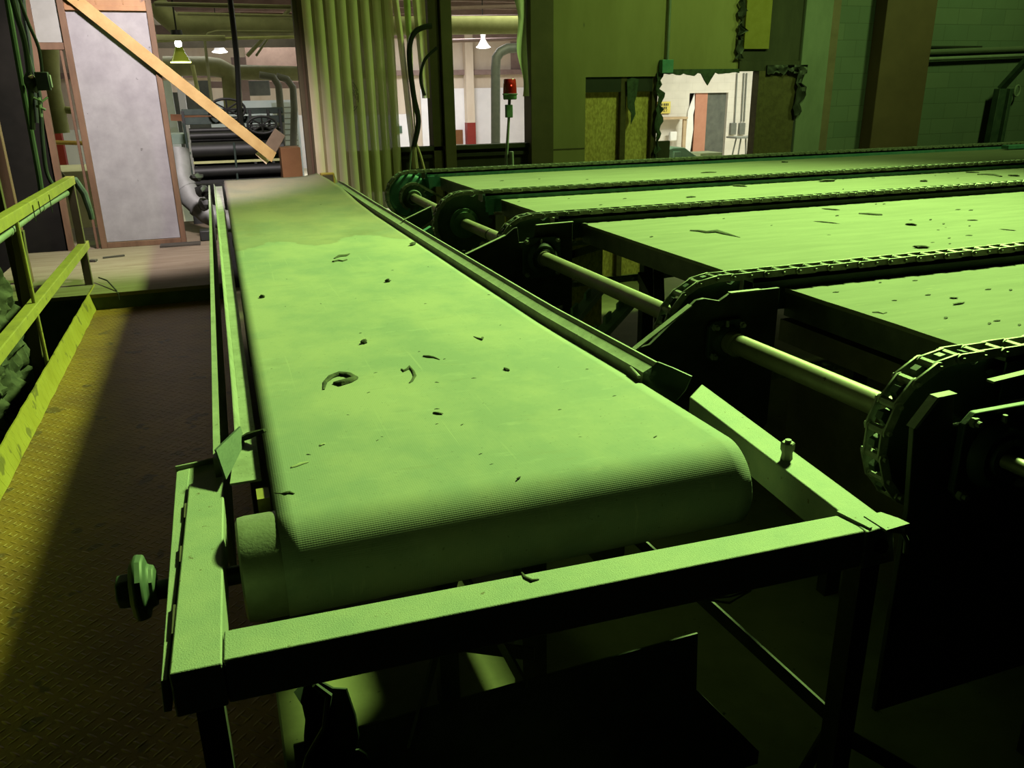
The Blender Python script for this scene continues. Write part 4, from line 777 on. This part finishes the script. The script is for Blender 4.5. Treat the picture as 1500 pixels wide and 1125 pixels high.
a = atY(427, 240, 11.2); tag(MB().box(a.x-.12, a.x+.13, 11.2, 11.6, GZ, a.z+.2).build('orange_cabinet', 'orange', None, .006), 'dull orange cabinet between the roller machine and the curtain frame', 'cabinet')
struct('wall_knee', MB().box(-.3, 1.0, 10.9, 11.0, GZ, .60), 'black')
# pale duct elbow at the foot of the panel
mb = MB(); mb.tube([(-.34, 10.3, 1.05), (-.35, 10.2, .75), (-.27, 10.1, .52), (-.12, 10.0, .36), (.05, 9.95, .28), (.2, 9.95, .24)], .12, 20); de = mb.build('duct_elbow', 'duct'); tag(de, 'grey galvanised duct elbow curving from behind the brown panel frame', 'duct')
mb = MB()
for c_, d_ in (((-.31, 10.15, .63), (.45, -.45, -.8)), ((-.2, 10.05, .435), (.8, -.5, -.85)), ((-.035, 9.975, .318), (.95, -.3, -.5))): c_, d_ = Vector(c_), Vector(d_).normalized(); mb.tube([c_-d_*.012, c_+d_*.012], .126, 20)
mb.build('duct_seam', 'duct', de)
mb = MB(); mb.rock((-.17, 9.55, .80), .06, .06, .05, 2); mb.rock((-.13, 9.5, .66), .07, .07, .06, 6); mb.rock((-.14, 9.55, .52), .06, .07, .07, 9); tag(mb.build('gear_motor', 'black'), 'black oily motor lump at the far end of the conveyor side plate', 'motor')
tag(MB().box(-.22, -.05, 9.5, 9.7, .131, .24).build('foot_block', 'black', None, .01), 'black block on the platform under the duct elbow', 'block')
# yellow box by the belt end
yb = empty('yellow_cabinet', (1.22, 9.28, GZ), 'yellow painted steel box showing behind the belt corner', 'cabinet')
MB().box(1.10, 1.25, 9.33, 9.41, GZ, .80).build('case', 'yellow_bright', yb, .008)
MB().box(1.12, 1.23, 9.322, 9.33, .70, .78).build('faded_label', 'olive_steel', yb)
# things seen through the narrow opening at the left
tubeY([(63, -120), (64, 40), (66, 75), (68, 95), (73, 130), (80, 160), (88, 195)], 12.5, [.16, .16, .16, .15, .13, .13, .12], 'duct_yellow', 'flexible_duct', 'bright yellow-green flexible duct hanging in the narrow opening', 'duct', 16)
tubeY([(84, 160), (95, 161), (106, 162)], 12.5, .045, 'duct_yellow', 'duct_branch', 'short yellow-green branch sticking out of the hanging duct', 'duct', 12)
a, b = atY(60, 208, 16), atY(130, 210, 16); tag(MB().tube([a, b], .035, 8).build('yellow_rail', 'yellow_bright'), 'thin yellow rail crossing the narrow opening', 'rail')
a = atY(86, 222, 17); tag(MB().box(a.x-.09, a.x+.09, 17, 17.2, GZ, a.z+.8).build('red_post', 'red', None), 'red post seen deep in the narrow opening', 'post')
a = atY(100, 190, 20); tag(MB().box(a.x-.7, a.x+.25, 20, 20.1, GZ, 1.0).build('pale_crate', 'hall_white', None), 'pale boxes behind the red post', 'crate')
a = atY(110, 120, 18); tag(MB().box(a.x-.05, a.x+.9, 18, 18.1, GZ, 2.8).build('grey_tarp', 'grey_dark', None), 'dark grey sheet hanging behind the yellow-green duct', 'tarp')
a = atY(95, 262, 13.5); tag(MB().box(-3.0, -1.55, 13.5, 14.9, GZ, a.z+.1).build('yellow_bench', 'hall_floor', None, .01), 'pale yellow bench top in the narrow opening', 'bench')
tag(MB().tube([atY(76, 240, 11.8), atY(98, 262, 11.8), atY(112, 282, 11.8), atY(118, 400, 11.8)], .02, 8).build('slanted_bar', 'hall_pipe'), 'olive bar slanting across the pale bench', 'bar')
# lit room behind the broken opening
RYW = 21.5
x0, x1 = atY(1008, 180, RYW).x, atY(1064, 180, RYW).x; zt = atY(1040, 136, RYW).z
struct('wall_room', MB().box(11.6, x0, RYW, RYW+.2, GZ, 4.2).box(x0, x1, RYW, RYW+.2, zt, 4.2).box(x1, 20, RYW, RYW+.2, GZ, 4.2), 'block_white')
struct('wall_recess', MB().box(x0-.5, x1+.8, RYW+1.2, RYW+1.3, GZ, 4), 'grey_dark')
struct('wall_side', MB().box(11.85, 11.92, RYW, FY, GZ, 4.2), 'hall_cream')
xm = atY(1036, 180, RYW).x
tag(MB().box(x0+.24, xm, RYW+.06, RYW+.12, GZ, zt).build('salmon_door', 'salmon', None), 'salmon pink door leaf in the doorway of the lit room', 'door')
tag(MB().box(xm, x1, RYW+.1, RYW+.16, -.25, zt).build('dark_tarp', 'grey_dark', None), 'dark grey sheet filling the doorway of the lit room', 'tarp')
q = atY(1014, 175, RYW-.1); rg = random.Random(5)
tag(MB().prism([(x0-.02, zt-.4), (x0+.13, zt-.02), (x0+.16, zt-.4), (x0+.12, .9), (x0+.15, .5), (x0+.09, -.1), (x0-.02, -.3), (x0-.1, -.2), (x0-.05, 1)], 'y', RYW-.05, RYW-.02).build('plastic_sheet', 'hall_white'), 'torn white plastic sheet beside the salmon door', 'plastic sheet')
a = atY(975, 157, RYW-.06); sg_ = empty('warning_sign', (a.x, RYW-.06, a.z-.3), 'yellow warning sign with dark lettering on the white block wall', 'sign')
s0, s1 = atY(966, 149, RYW-.06), atY(982, 166, RYW-.06)
MB().box(s0.x-.05, s1.x, RYW-.05, RYW-.02, s1.z, s0.z).build('sign_plate', 'sign', sg_)
def text(body, x, y, z, size, m, parent, name):
    cu = bpy.data.curves.new(name, 'FONT'); cu.body = body; cu.size = size; cu.align_x = 'CENTER'; cu.extrude = .003; t = bpy.data.objects.new(name+'_tmp', cu); col.objects.link(t)
    me = bpy.data.meshes.new_from_object(t.evaluated_get(bpy.context.evaluated_depsgraph_get())); bpy.data.objects.remove(t)
    o = bpy.data.objects.new(name, me); col.objects.link(o); me.materials.append(M[m]); me.transform(Matrix.Translation(Vector((x, y, z))-WL[parent.name]) @ Matrix.Rotation(R(90), 4, 'X')); o.parent = parent; WL[o.name] = WL[parent.name]; return o
mx_ = (s0.x-.05+s1.x)/2; hh = s0.z-s1.z
mb = MB()
for zf_, segs in ((.74, ((-.12, -.05), (-.02, .03), (.045, .09), (.105, .14))), (.46, ((-.14, -.09), (-.075, -.03), (-.015, .03), (.045, .09)))):
    for xa, xb in segs: mb.box(mx_+xa, mx_+xb, RYW-.056, RYW-.05, s1.z+hh*zf_-.03, s1.z+hh*zf_+.035)
mb.build('faded_lettering', 'ink', sg_)
text('ONLY', mx_-.02, RYW-.052, s1.z+hh*.13, .10, 'ink', sg_, 'lettering')
wb = empty('work_shelf', (11.2, RYW-.3, GZ), 'tan timber shelf with hanging gear under the yellow sign', 'shelf')
a, b = atY(966, 172, RYW-.3), atY(1005, 172, RYW-.3)
MB().box(a.x-.1, b.x, RYW-.4, RYW-.02, a.z-.06, a.z).build('top', 'tan', wb); MB().box(b.x-.1, b.x, RYW-.35, RYW-.28, GZ, a.z-.06).build('leg', 'tan', wb)
tag(MB().box(b.x-.42, b.x-.2, RYW-.2, RYW-.1, a.z-.65, a.z-.4).build('white_can', 'hall_white', None, .02), 'white container hanging under the tan shelf', 'container')
for px, y0, y1, lab in ((1080, 107, 180, 'thin wall conduit nearest the doorway of the lit room'), (1090, 107, 178, 'middle thin wall conduit dropping to the wall boxes'), (1094, 107, 178, 'thin wall conduit farthest from the doorway of the lit room')):
    pole_at((px, px-4), y0, y1, RYW-.05, .02, 'conduit', 'wall_conduit', lab)
for px, lab in ((1074, 'grey wall box nearest the doorway'), (1087, 'grey wall box farther from the doorway')):
    a = atY(px, 188, RYW-.1); tag(MB().box(a.x-.08, a.x+.1, RYW-.12, RYW-.01, a.z-.18, a.z+.15).build('wall_box', 'conduit', None, .01), lab, 'electric box')
wt = empty('work_table', (13.4, 20, GZ), 'small metal work table with thin splayed legs in the lit room', 'table')
a, b = atY(1076, 203, 19.5), atY(1110, 204, 19.5); MB().box(a.x, b.x, 19.4, 19.9, a.z, a.z+.04).build('top', 'conduit', wt)
for x_, dx in ((a.x+.05, -.2), (a.x+.2, -.12), (a.x+.35, .1), (b.x-.06, .05)): MB().tube([(x_, 19.5, a.z), (x_+dx, 19.5, GZ)], .02, 8).build('leg', 'grey_dark', wt)
a, b = atY(977, 222, 12.6), atY(1030, 232, 12.6)
gm = empty('green_machine', ((a.x+b.x)/2, 12.6, GZ), 'green painted machine hood showing in the lit opening', 'machine')
MB().prism([(a.x-.2, GZ), (a.x-.2, a.z-.02), (a.x+.05, a.z+.06), (a.x+.28, a.z+.06), (a.x+.40, a.z-.02), (b.x-.02, b.z-.05), (b.x+.05, GZ)], 'y', 12.5, 13.1).build('hood', 'hood', gm, .01)
MB().box(a.x+.06, a.x+.19, 12.47, 12.5, GZ, a.z).build('hatch', 'hood', gm, .006)
a = atY(1046, 226, 14); tag(MB().box(a.x-.3, a.x+.18, 14, 14.5, GZ, a.z+.03).build('green_bin', 'bin', None, .01), 'light green bin in front of the salmon door', 'bin')

# hall lamps
M['shade_glow'] = emis('lit glass shade', (.95, .93, .9), .75)
def hi_bay(px, Y, r_, h, glass, lab, glow):
    p = atY(*px, Y); e = empty('high_bay_lamp', (p.x, p.y, p.z), lab, 'lamp')
    MB().lathe([(.45*r_, h*1.1), (.30*r_, h*.7), (.5*r_, h*.5), (r_, 0.05*h), (r_*.97, .05*h), (.42*r_, h*.5), (.25*r_, h*.7)], p, (0, 0, 1), 24).build('shade', glass, e)
    MB().lathe([(0, -h*.12), (r_*.8, -h*.08), (r_*1.15, h*.0), (r_*.95, h*.06), (0, h*.06)], p, (0, 0, 1), 20).build('bulb', glow, e)
    MB().lathe([(0, h*1.3), (.3*r_, h*1.3), (.35*r_, h*1.1), (0, h*1.1)], p, (0, 0, 1), 16).build('ballast', 'black', e)
    MB().tube([p+Vector((0, 0, h*1.3)), Vector((p.x, p.y, 4.1))], .012, 6).build('stem', 'black', e); return e
hi_bay((708, 69), 20, .15, .27, 'shade_glow', 'bright hall lamp seen through the window opening above the beacon', 'lamp_white')
hi_bay((322, 76), 24, .17, .27, 'shade_glow', 'small bright lamp deep in the hall beside the black hose', 'lamp_white')
p = atY(265, 92, 12.5); e = empty('caged_lamp', p, 'yellow-green glass hall lamp hanging above the diagonal plank', 'lamp')
M['lamp_glass'] = mat('yellow green glass shade', (.35, .42, .05), None, rough=.2)
MB().lathe([(.05, .19), (.075, .12), (.128, .005), (.12, .005), (.07, .12), (.045, .19)], p, (0, 0, 1), 24).build('shade', 'lamp_glass', e)
MB().lathe([(.122, 0), (.13, 0), (.13, .012), (.122, .012), (.122, 0)], p, (0, 0, 1), 24).build('rim', 'lamp_yellow', e)
MB().lathe([(0, .19), (.035, .2), (.045, .24), (.03, .28), (0, .29)], p, (0, 0, 1), 16).build('bulb', 'lamp_white', e)
MB().lathe([(0, .28), (.05, .28), (.075, .32), (.07, .40), (0, .40)], p, (0, 0, 1), 16).build('ballast', 'black', e)
MB().tube([p+Vector((0, 0, .4)), (p.x, p.y, 4.1)], .012, 6).build('stem', 'black', e)

# ================================================================== G. debris on belt and boards
def strand(name, px, z, r, m, lab, cat='bark', g=None, flat=.6):
    P = [atZ(x, y, z) for x, y in px]; k = len(P)
    if k == 3 and isinstance(r, list):
        d = P[2]-P[0]; L_ = max(d.length*.55, r[1]); mb = MB(); sd_ = px[0][0]*.37+px[0][1]
        mb.rock((0, 0, 0), L_, r[1]*.75, r[1]*flat*.7, sd_, 2); a = math.atan2(d.y, d.x); rot = Matrix.Rotation(a, 3, 'Z')
        mb.v = [rot @ v+P[1]+Vector((0, 0, r[1]*flat*.45)) for v in mb.v]; return tag(mb.build(name, m, None, 0, 60), lab, cat, g)
    if isinstance(r, list): r = [v*.95 for v in r]
    rs = r if isinstance(r, list) else [r*(.55 if i in (0, k-1) else 1) for i in range(k)]
    mb = MB(); mb.tube([p+Vector((0, 0, rs[i]*flat*.9)) for i, p in enumerate(P)], rs, 7)
    zc = z
    for v in mb.v: v.z = zc+(v.z-zc)*flat; v += Vector((.0015*noise.noise(v*90), .0015*noise.noise(v*90+Vector((7, 0, 0))), 0))
    return tag(mb.build(name, m, None, 0, 60), lab, cat, g)
zb = .7
strand('bark_strip', [(474, 571), (477, 560), (485, 553), (497, 549), (510, 550), (520, 555), (512, 559), (500, 563), (489, 562)], zb, [.004, .008, .012, .014, .014, .013, .016, .018, .008], 'bark', 'curled dark bark strip, the largest scrap on the middle of the belt')
strand('twig', [(588, 541), (592, 544), (597, 541), (600, 538), (605, 544), (608, 551), (604, 558), (600, 561)], zb, [.004, .007, .006, .009, .006, .006, .005, .003], 'bark', 'hooked dark twig lying right of the curled bark strip')
strand('bark_chip', [(529, 506), (533, 503), (537, 504)], zb, [.008, .015, .009], 'bark', 'dark lump of bark above the curled strip on the belt', flat=.9)
strand('bark_chip', [(635, 605), (641, 606), (648, 607)], zb, [.009, .008, .004], 'bark', 'dark elongated bark chip below the hooked twig')
strand('bark_strip', [(694, 493), (701, 496), (706, 498), (707, 495)], zb, [.002, .005, .008, .006], 'bark', 'small tick-shaped bark scrap near the guard rail side of the belt')
strand('bark_strip', [(620, 522), (628, 523), (636, 524), (644, 527)], zb, [.005, .008, .005, .002], 'bark', 'thin feathery bark scrap above the hooked twig')
strand('bark_strip', [(490, 379), (497, 376), (507, 375), (512, 372)], zb, [.006, .013, .012, .004], 'bark', 'wavy bark strip near the stain edge, upper of two close together')
strand('bark_strip', [(488, 384), (496, 382), (502, 383), (508, 381)], zb, [.01, .009, .008, .007], 'bark', 'wavy bark strip near the stain edge, lower of two close together')
strand('bark_chip', [(602, 361), (605, 359), (608, 358)], zb, [.015, .02, .012], 'bark', 'dark bark chip by the guard rail at the stain edge', flat=.9)
strand('bark_chip', [(565, 414), (568, 413), (571, 413)], zb, [.013, .016, .013], 'bark', 'black bark chip on the belt level with the second bracket arm', flat=.9)
strand('bark_chip', [(381, 437), (384, 436), (387, 437)], zb, [.010, .013, .010], 'bark', 'dark paired bark chip near the side strip of the belt', flat=.9)
strand('wood_chip', [(427, 685), (434, 683), (441, 680), (452, 677)], zb, [.004, .005, .006, .003], 'chip', 'pale green splinter of wood low on the belt', 'wood chip')
strand('wood_chip', [(468, 653), (472, 652), (476, 650)], zb, [.004, .006, .004], 'chip', 'short pale chip just above the pale splinter', 'wood chip')
strand('twig', [(402, 722), (412, 723), (420, 723), (424, 722), (431, 724)], zb, [.002, .002, .007, .006, .003], 'bark', 'fine twig with a knot near the worn drum end')
strand('bark_chip', [(474, 784), (480, 785), (484, 788)], .67, .004, 'bark', 'little brown scrap on the curve of the head roller') if 0 else None
strand('bark_chip', [(739, 540), (742, 542), (746, 543)], zb, [.005, .009, .004], 'bark', 'angular dark chip near the guard at mid belt', flat=.8)
strand('bark_chip', [(627, 437), (630, 436), (633, 438)], zb, [.008, .012, .006], 'bark', 'dark bark chip with a tail on the guard side of the belt', flat=.8) if 0 else None
strand('frame_twig', [(764, 839), (769, 846), (779, 851), (790, 849)], .6405, [.002, .004, .005, .002], 'bark', 'thin bent twig on the front cross beam', 'twig')
# small crumbs: one shape, copied
small = [(627, 391), (632, 391), (649, 389), (420, 409), (418, 449), (521, 437), (575, 396), (615, 360), (694, 432), (716, 432), (623, 445), (543, 495), (528, 488), (614, 515), (651, 526), (550, 546), (694, 554), (708, 590), (706, 656), (704, 665), (640, 599), (640, 621), (677, 622), (510, 608), (553, 645), (454, 627), (449, 613), (586, 650), (641, 672), (452, 666), (818, 538), (860, 541), (733, 476), (762, 496), (398, 540), (457, 650), (720, 680), (820, 600), (640, 560), (540, 575), (560, 590), (470, 445), (365, 500), (420, 470), (590, 470), (680, 380), (660, 398), (555, 365), (520, 350), (440, 330), (395, 310), (470, 300), (560, 640), (760, 700), (880, 610), (900, 580), (850, 640), (960, 640)]
cr = None
for i, (x, y) in enumerate(small):
    p = atZ(x, y, .7); p.z = belt_pt(.5, max(1.8, p.y)).z
    if cr is None:
        mb = MB(); mb.rock((p.x, p.y, p.z+.002), .009, .005, .004, 3, 1); cr = tag(mb.build('bark_crumb', 'bark'), 'tiny dark bark crumb scattered on the dusty belt', 'bark', 'bark crumbs on the belt'); d = cr
    else: d = dup(cr, (p.x, p.y, p.z-.002))
    s_ = .28+.34*rng.random(); d.rotation_euler[2] = rng.uniform(-.7, .7); d.scale = (s_*(1+rng.random()), s_, s_)
zd = .8485
deck_bits = [
    ([(1011, 338), (1024, 339), (1035, 341), (1050, 340), (1062, 343), (1084, 348)], [.008, .014, .016, .022, .016, .004], 'bark_strip', 'long dark bark strip lying on the wide board behind the second chain'),
    ([(1258, 313), (1272, 314), (1284, 315), (1292, 315)], [.008, .014, .014, .01], 'bark_strip', 'dark bark strip on the wide board, right of the long one'),
    ([(1327, 329), (1334, 330), (1342, 330)], [.016, .022, .018], 'bark_chip', 'short thick bark chip alone on the wide board'),
    ([(1207, 306), (1217, 307), (1228, 308)], [.01, .014, .007], 'bark_strip', 'bark strip on the wide board touching a thin twig'),
    ([(1200, 324), (1210, 326), (1230, 327)], [.006, .01, .003], 'bark_strip', 'thin bark strip with a fine tail on the wide board'),
    ([(1340, 362), (1350, 363), (1360, 362)], [.02, .024, .02], 'bark_chip', 'bark clump against the second chain on the wide board'),
    ([(1465, 336), (1476, 337), (1487, 338)], [.005, .008, .006], 'bark_strip', 'thin straight bark strip at the far right of the wide board'),
    ([(1416, 323), (1424, 323), (1430, 323)], [.006, .009, .006], 'bark_strip', 'short thin bark strip above the straight one on the wide board'),
    ([(1200, 268), (1212, 266), (1221, 267)], [.02, .035, .02], 'bark_chip', 'rounded bark lump on the third board next to the middle chain'),
    ([(1432, 256), (1445, 256), (1458, 257), (1466, 259)], [.012, .018, .02, .014], 'bark_strip', 'dark bark strip near the far end of the third board'),
    ([(1476, 259), (1484, 258), (1492, 260)], [.02, .028, .02], 'bark_chip', 'dark bark clump at the far end of the third board'),
    ([(1347, 267), (1353, 266), (1358, 267)], [.018, .026, .018], 'bark_chip', 'oval bark chip on the third board near the middle chain'),
    ([(1415, 254), (1425, 253), (1433, 254)], [.008, .018, .01], 'bark_strip', 'bark strip at the back edge of the third board'),
    ([(1004, 290), (1012, 289), (1018, 289)], [.012, .018, .01], 'bark_chip', 'dark bark chip on the third board above the middle chain'),
    ([(1075, 273), (1083, 273), (1095, 274)], [.012, .022, .01], 'bark_chip', 'bark chip at the back of the third board'),
    ([(1028, 254), (1038, 253), (1050, 253)], [.012, .02, .012], 'bark_strip', 'flat bark strip on the back board below the farthest chain'),
    ([(1145, 239), (1150, 238), (1155, 239)], [.018, .026, .014], 'bark_chip', 'bark chip on the back board left of centre'),
    ([(1392, 437), (1397, 437), (1403, 437)], [.006, .009, .006], 'bark_chip', 'dark bark flake on the board nearest the camera'),
    ([(1400, 447), (1405, 445), (1415, 444)], [.009, .009, .002], 'bark_strip', 'curved bark flake with a thin tail on the board nearest the camera'),
    ([(1278, 458), (1286, 458), (1294, 460), (1298, 458)], [.005, .007, .004, .004], 'bark_strip', 'crooked bark scrap near the edge of the board nearest the camera'),
    ([(853, 328), (857, 329), (860, 330)], [.012, .016, .012], 'bark_chip', 'dark bark lump in the corner of the wide board'),
    ([(1405, 393), (1415, 391), (1425, 393)], [.006, .008, .004], 'bark_strip', 'stringy bark scrap below the second chain at the back of the near board'),
]
for px, r_, nm, lab in deck_bits: strand(nm, px, zd, r_, 'bark', lab, flat=.5)
strand('wood_chip', [(1385, 286), (1388, 284), (1391, 287)], zd, [.018, .03, .014], 'chip', 'pale pointed wood chip at the foot of the middle chain rail', 'wood chip', flat=.9)
strand('wood_chip', [(1415, 285), (1419, 284), (1423, 284)], zd, [.012, .014, .01], 'chip', 'small pale chip right of the pointed wood chip', 'wood chip', flat=.8)
small2 = [(1363, 322), (1374, 337), (1385, 333), (1420, 331), (1382, 328), (1334, 322), (1366, 355), (1390, 349), (1391, 357), (1283, 299), (1295, 299), (1403, 307), (1422, 308), (954, 347), (1214, 344), (1419, 345), (1226, 316), (833, 291), (915, 291), (735, 265), (860, 263), (790, 262), (1260, 281), (1279, 261), (1235, 277), (1350, 255), (1389, 254), (1403, 261), (1370, 257), (1224, 428), (1289, 414), (1340, 411), (1447, 424), (1480, 425), (1359, 432), (1460, 470), (1493, 476), (1385, 466), (1449, 474), (950, 270), (1000, 262), (880, 300), (1060, 320), (1130, 330), (1180, 300), (760, 295), (1330, 390), (1310, 440)]
d0 = None
for i, (x, y) in enumerate(small2):
    p = atZ(x, y, .849)
    if d0 is None:
        mb = MB(); mb.rock((p.x, p.y, .8505), .011, .006, .003, 6, 1); d0 = tag(mb.build('bark_flake', 'bark'), 'small bark flake scattered on the plywood deck boards', 'bark', 'bark flakes on the deck boards'); d = d0
    else: d = dup(d0, (p.x, p.y, .847))
    s_ = .6+.7*rng.random(); d.rotation_euler[2] = rng.uniform(-.6, .6); d.scale = (s_*(1+.8*rng.random()), s_, s_)

# ================================================================== lights
def area(name, loc, tgt, sx, sy, power, color, spread=180):
    l = bpy.data.lights.new(name, 'AREA'); l.shape = 'RECTANGLE'; l.size, l.size_y = sx, sy; l.energy = power; l.color = color; l.spread = R(spread)
    o = bpy.data.objects.new(name, l); col.objects.link(o); o.location = loc; o.rotation_euler = (Vector(tgt)-Vector(loc)).to_track_quat('-Z', 'Y').to_euler(); return o
def spot(name, loc, tgt, power, color, size, blend, rad):
    l = bpy.data.lights.new(name, 'SPOT'); l.energy = power; l.color = color; l.spot_size = R(size); l.spot_blend = blend; l.shadow_soft_size = rad
    o = bpy.data.objects.new(name, l); col.objects.link(o); o.location = loc; o.rotation_euler = (Vector(tgt)-Vector(loc)).to_track_quat('-Z', 'Y').to_euler(); return o
GREEN = (.55, 1.0, .23)
spot('green_bay_and_fill', (8.0, 7.6, 8.2), (0, 2, 0), 20500, GREEN, 84, 1.0, .6)
spot('green_bay_and_fill', (9.6, 5.8, 5.0), (9.3, 9.3, 1.6), 540, GREEN, 100, .9, .32)  # supplementary spot, turned to the block wall to brighten it
spot('green_bay_and_fill', (6.2, 6.2, 5.0), (5.4, 9.0, 1.0), 440, GREEN, 96, .9, .32)  # added fill spot that brightens the back wall and rear deck
spot('platform_light', (.1, 6.9, 3.5), (-.8, 9.5, 1.0), 1350, (1, .91, .90), 72, .7, .2)
for x, y, p_, c_ in ((0, 12.6, 14, (.95, 1, .5)), (4.5, 13, 40, (.97, 1, .6)), (0, 17, 55, (1, .97, .92)), (5, 18, 120, (1, .97, .95)), (2, 25, 260, (1, .97, .98)), (7, 25, 260, (1, .97, .98)), (-3, 15, 40, (.95, 1, .5)), (14, 17.5, 420, (.98, 1, .78)), (6.5, 12.0, 60, (.9, 1, .7))):  # unseen area lights; greenish ones added to tint ducts and brighten the green machine
    area('hall_light', (x, y, 3.7), (x, y, 0), 2.0, 2.0, p_, c_)

wd = bpy.data.worlds.new('World'); sc.world = wd; wd.use_nodes = True
wd.node_tree.nodes['Background'].inputs['Color'].default_value = (.45, .6, .28, 1); wd.node_tree.nodes['Background'].inputs['Strength'].default_value = .003

# ================================================================== camera and view
cam = bpy.data.cameras.new('Camera'); co = bpy.data.objects.new('Camera', cam); col.objects.link(co)
cam.sensor_fit = 'HORIZONTAL'; cam.sensor_width = 36; cam.lens = 36*F/1500; cam.clip_start = .02; cam.clip_end = 200
co.matrix_world = Matrix(((right.x, up.x, -fwd.x, CAM.x), (right.y, up.y, -fwd.y, CAM.y), (right.z, up.z, -fwd.z, CAM.z), (0, 0, 0, 1)))
sc.camera = co
sc.view_settings.view_transform = 'Standard'; sc.view_settings.look = 'None'; sc.view_settings.exposure = 0; sc.view_settings.gamma = 1
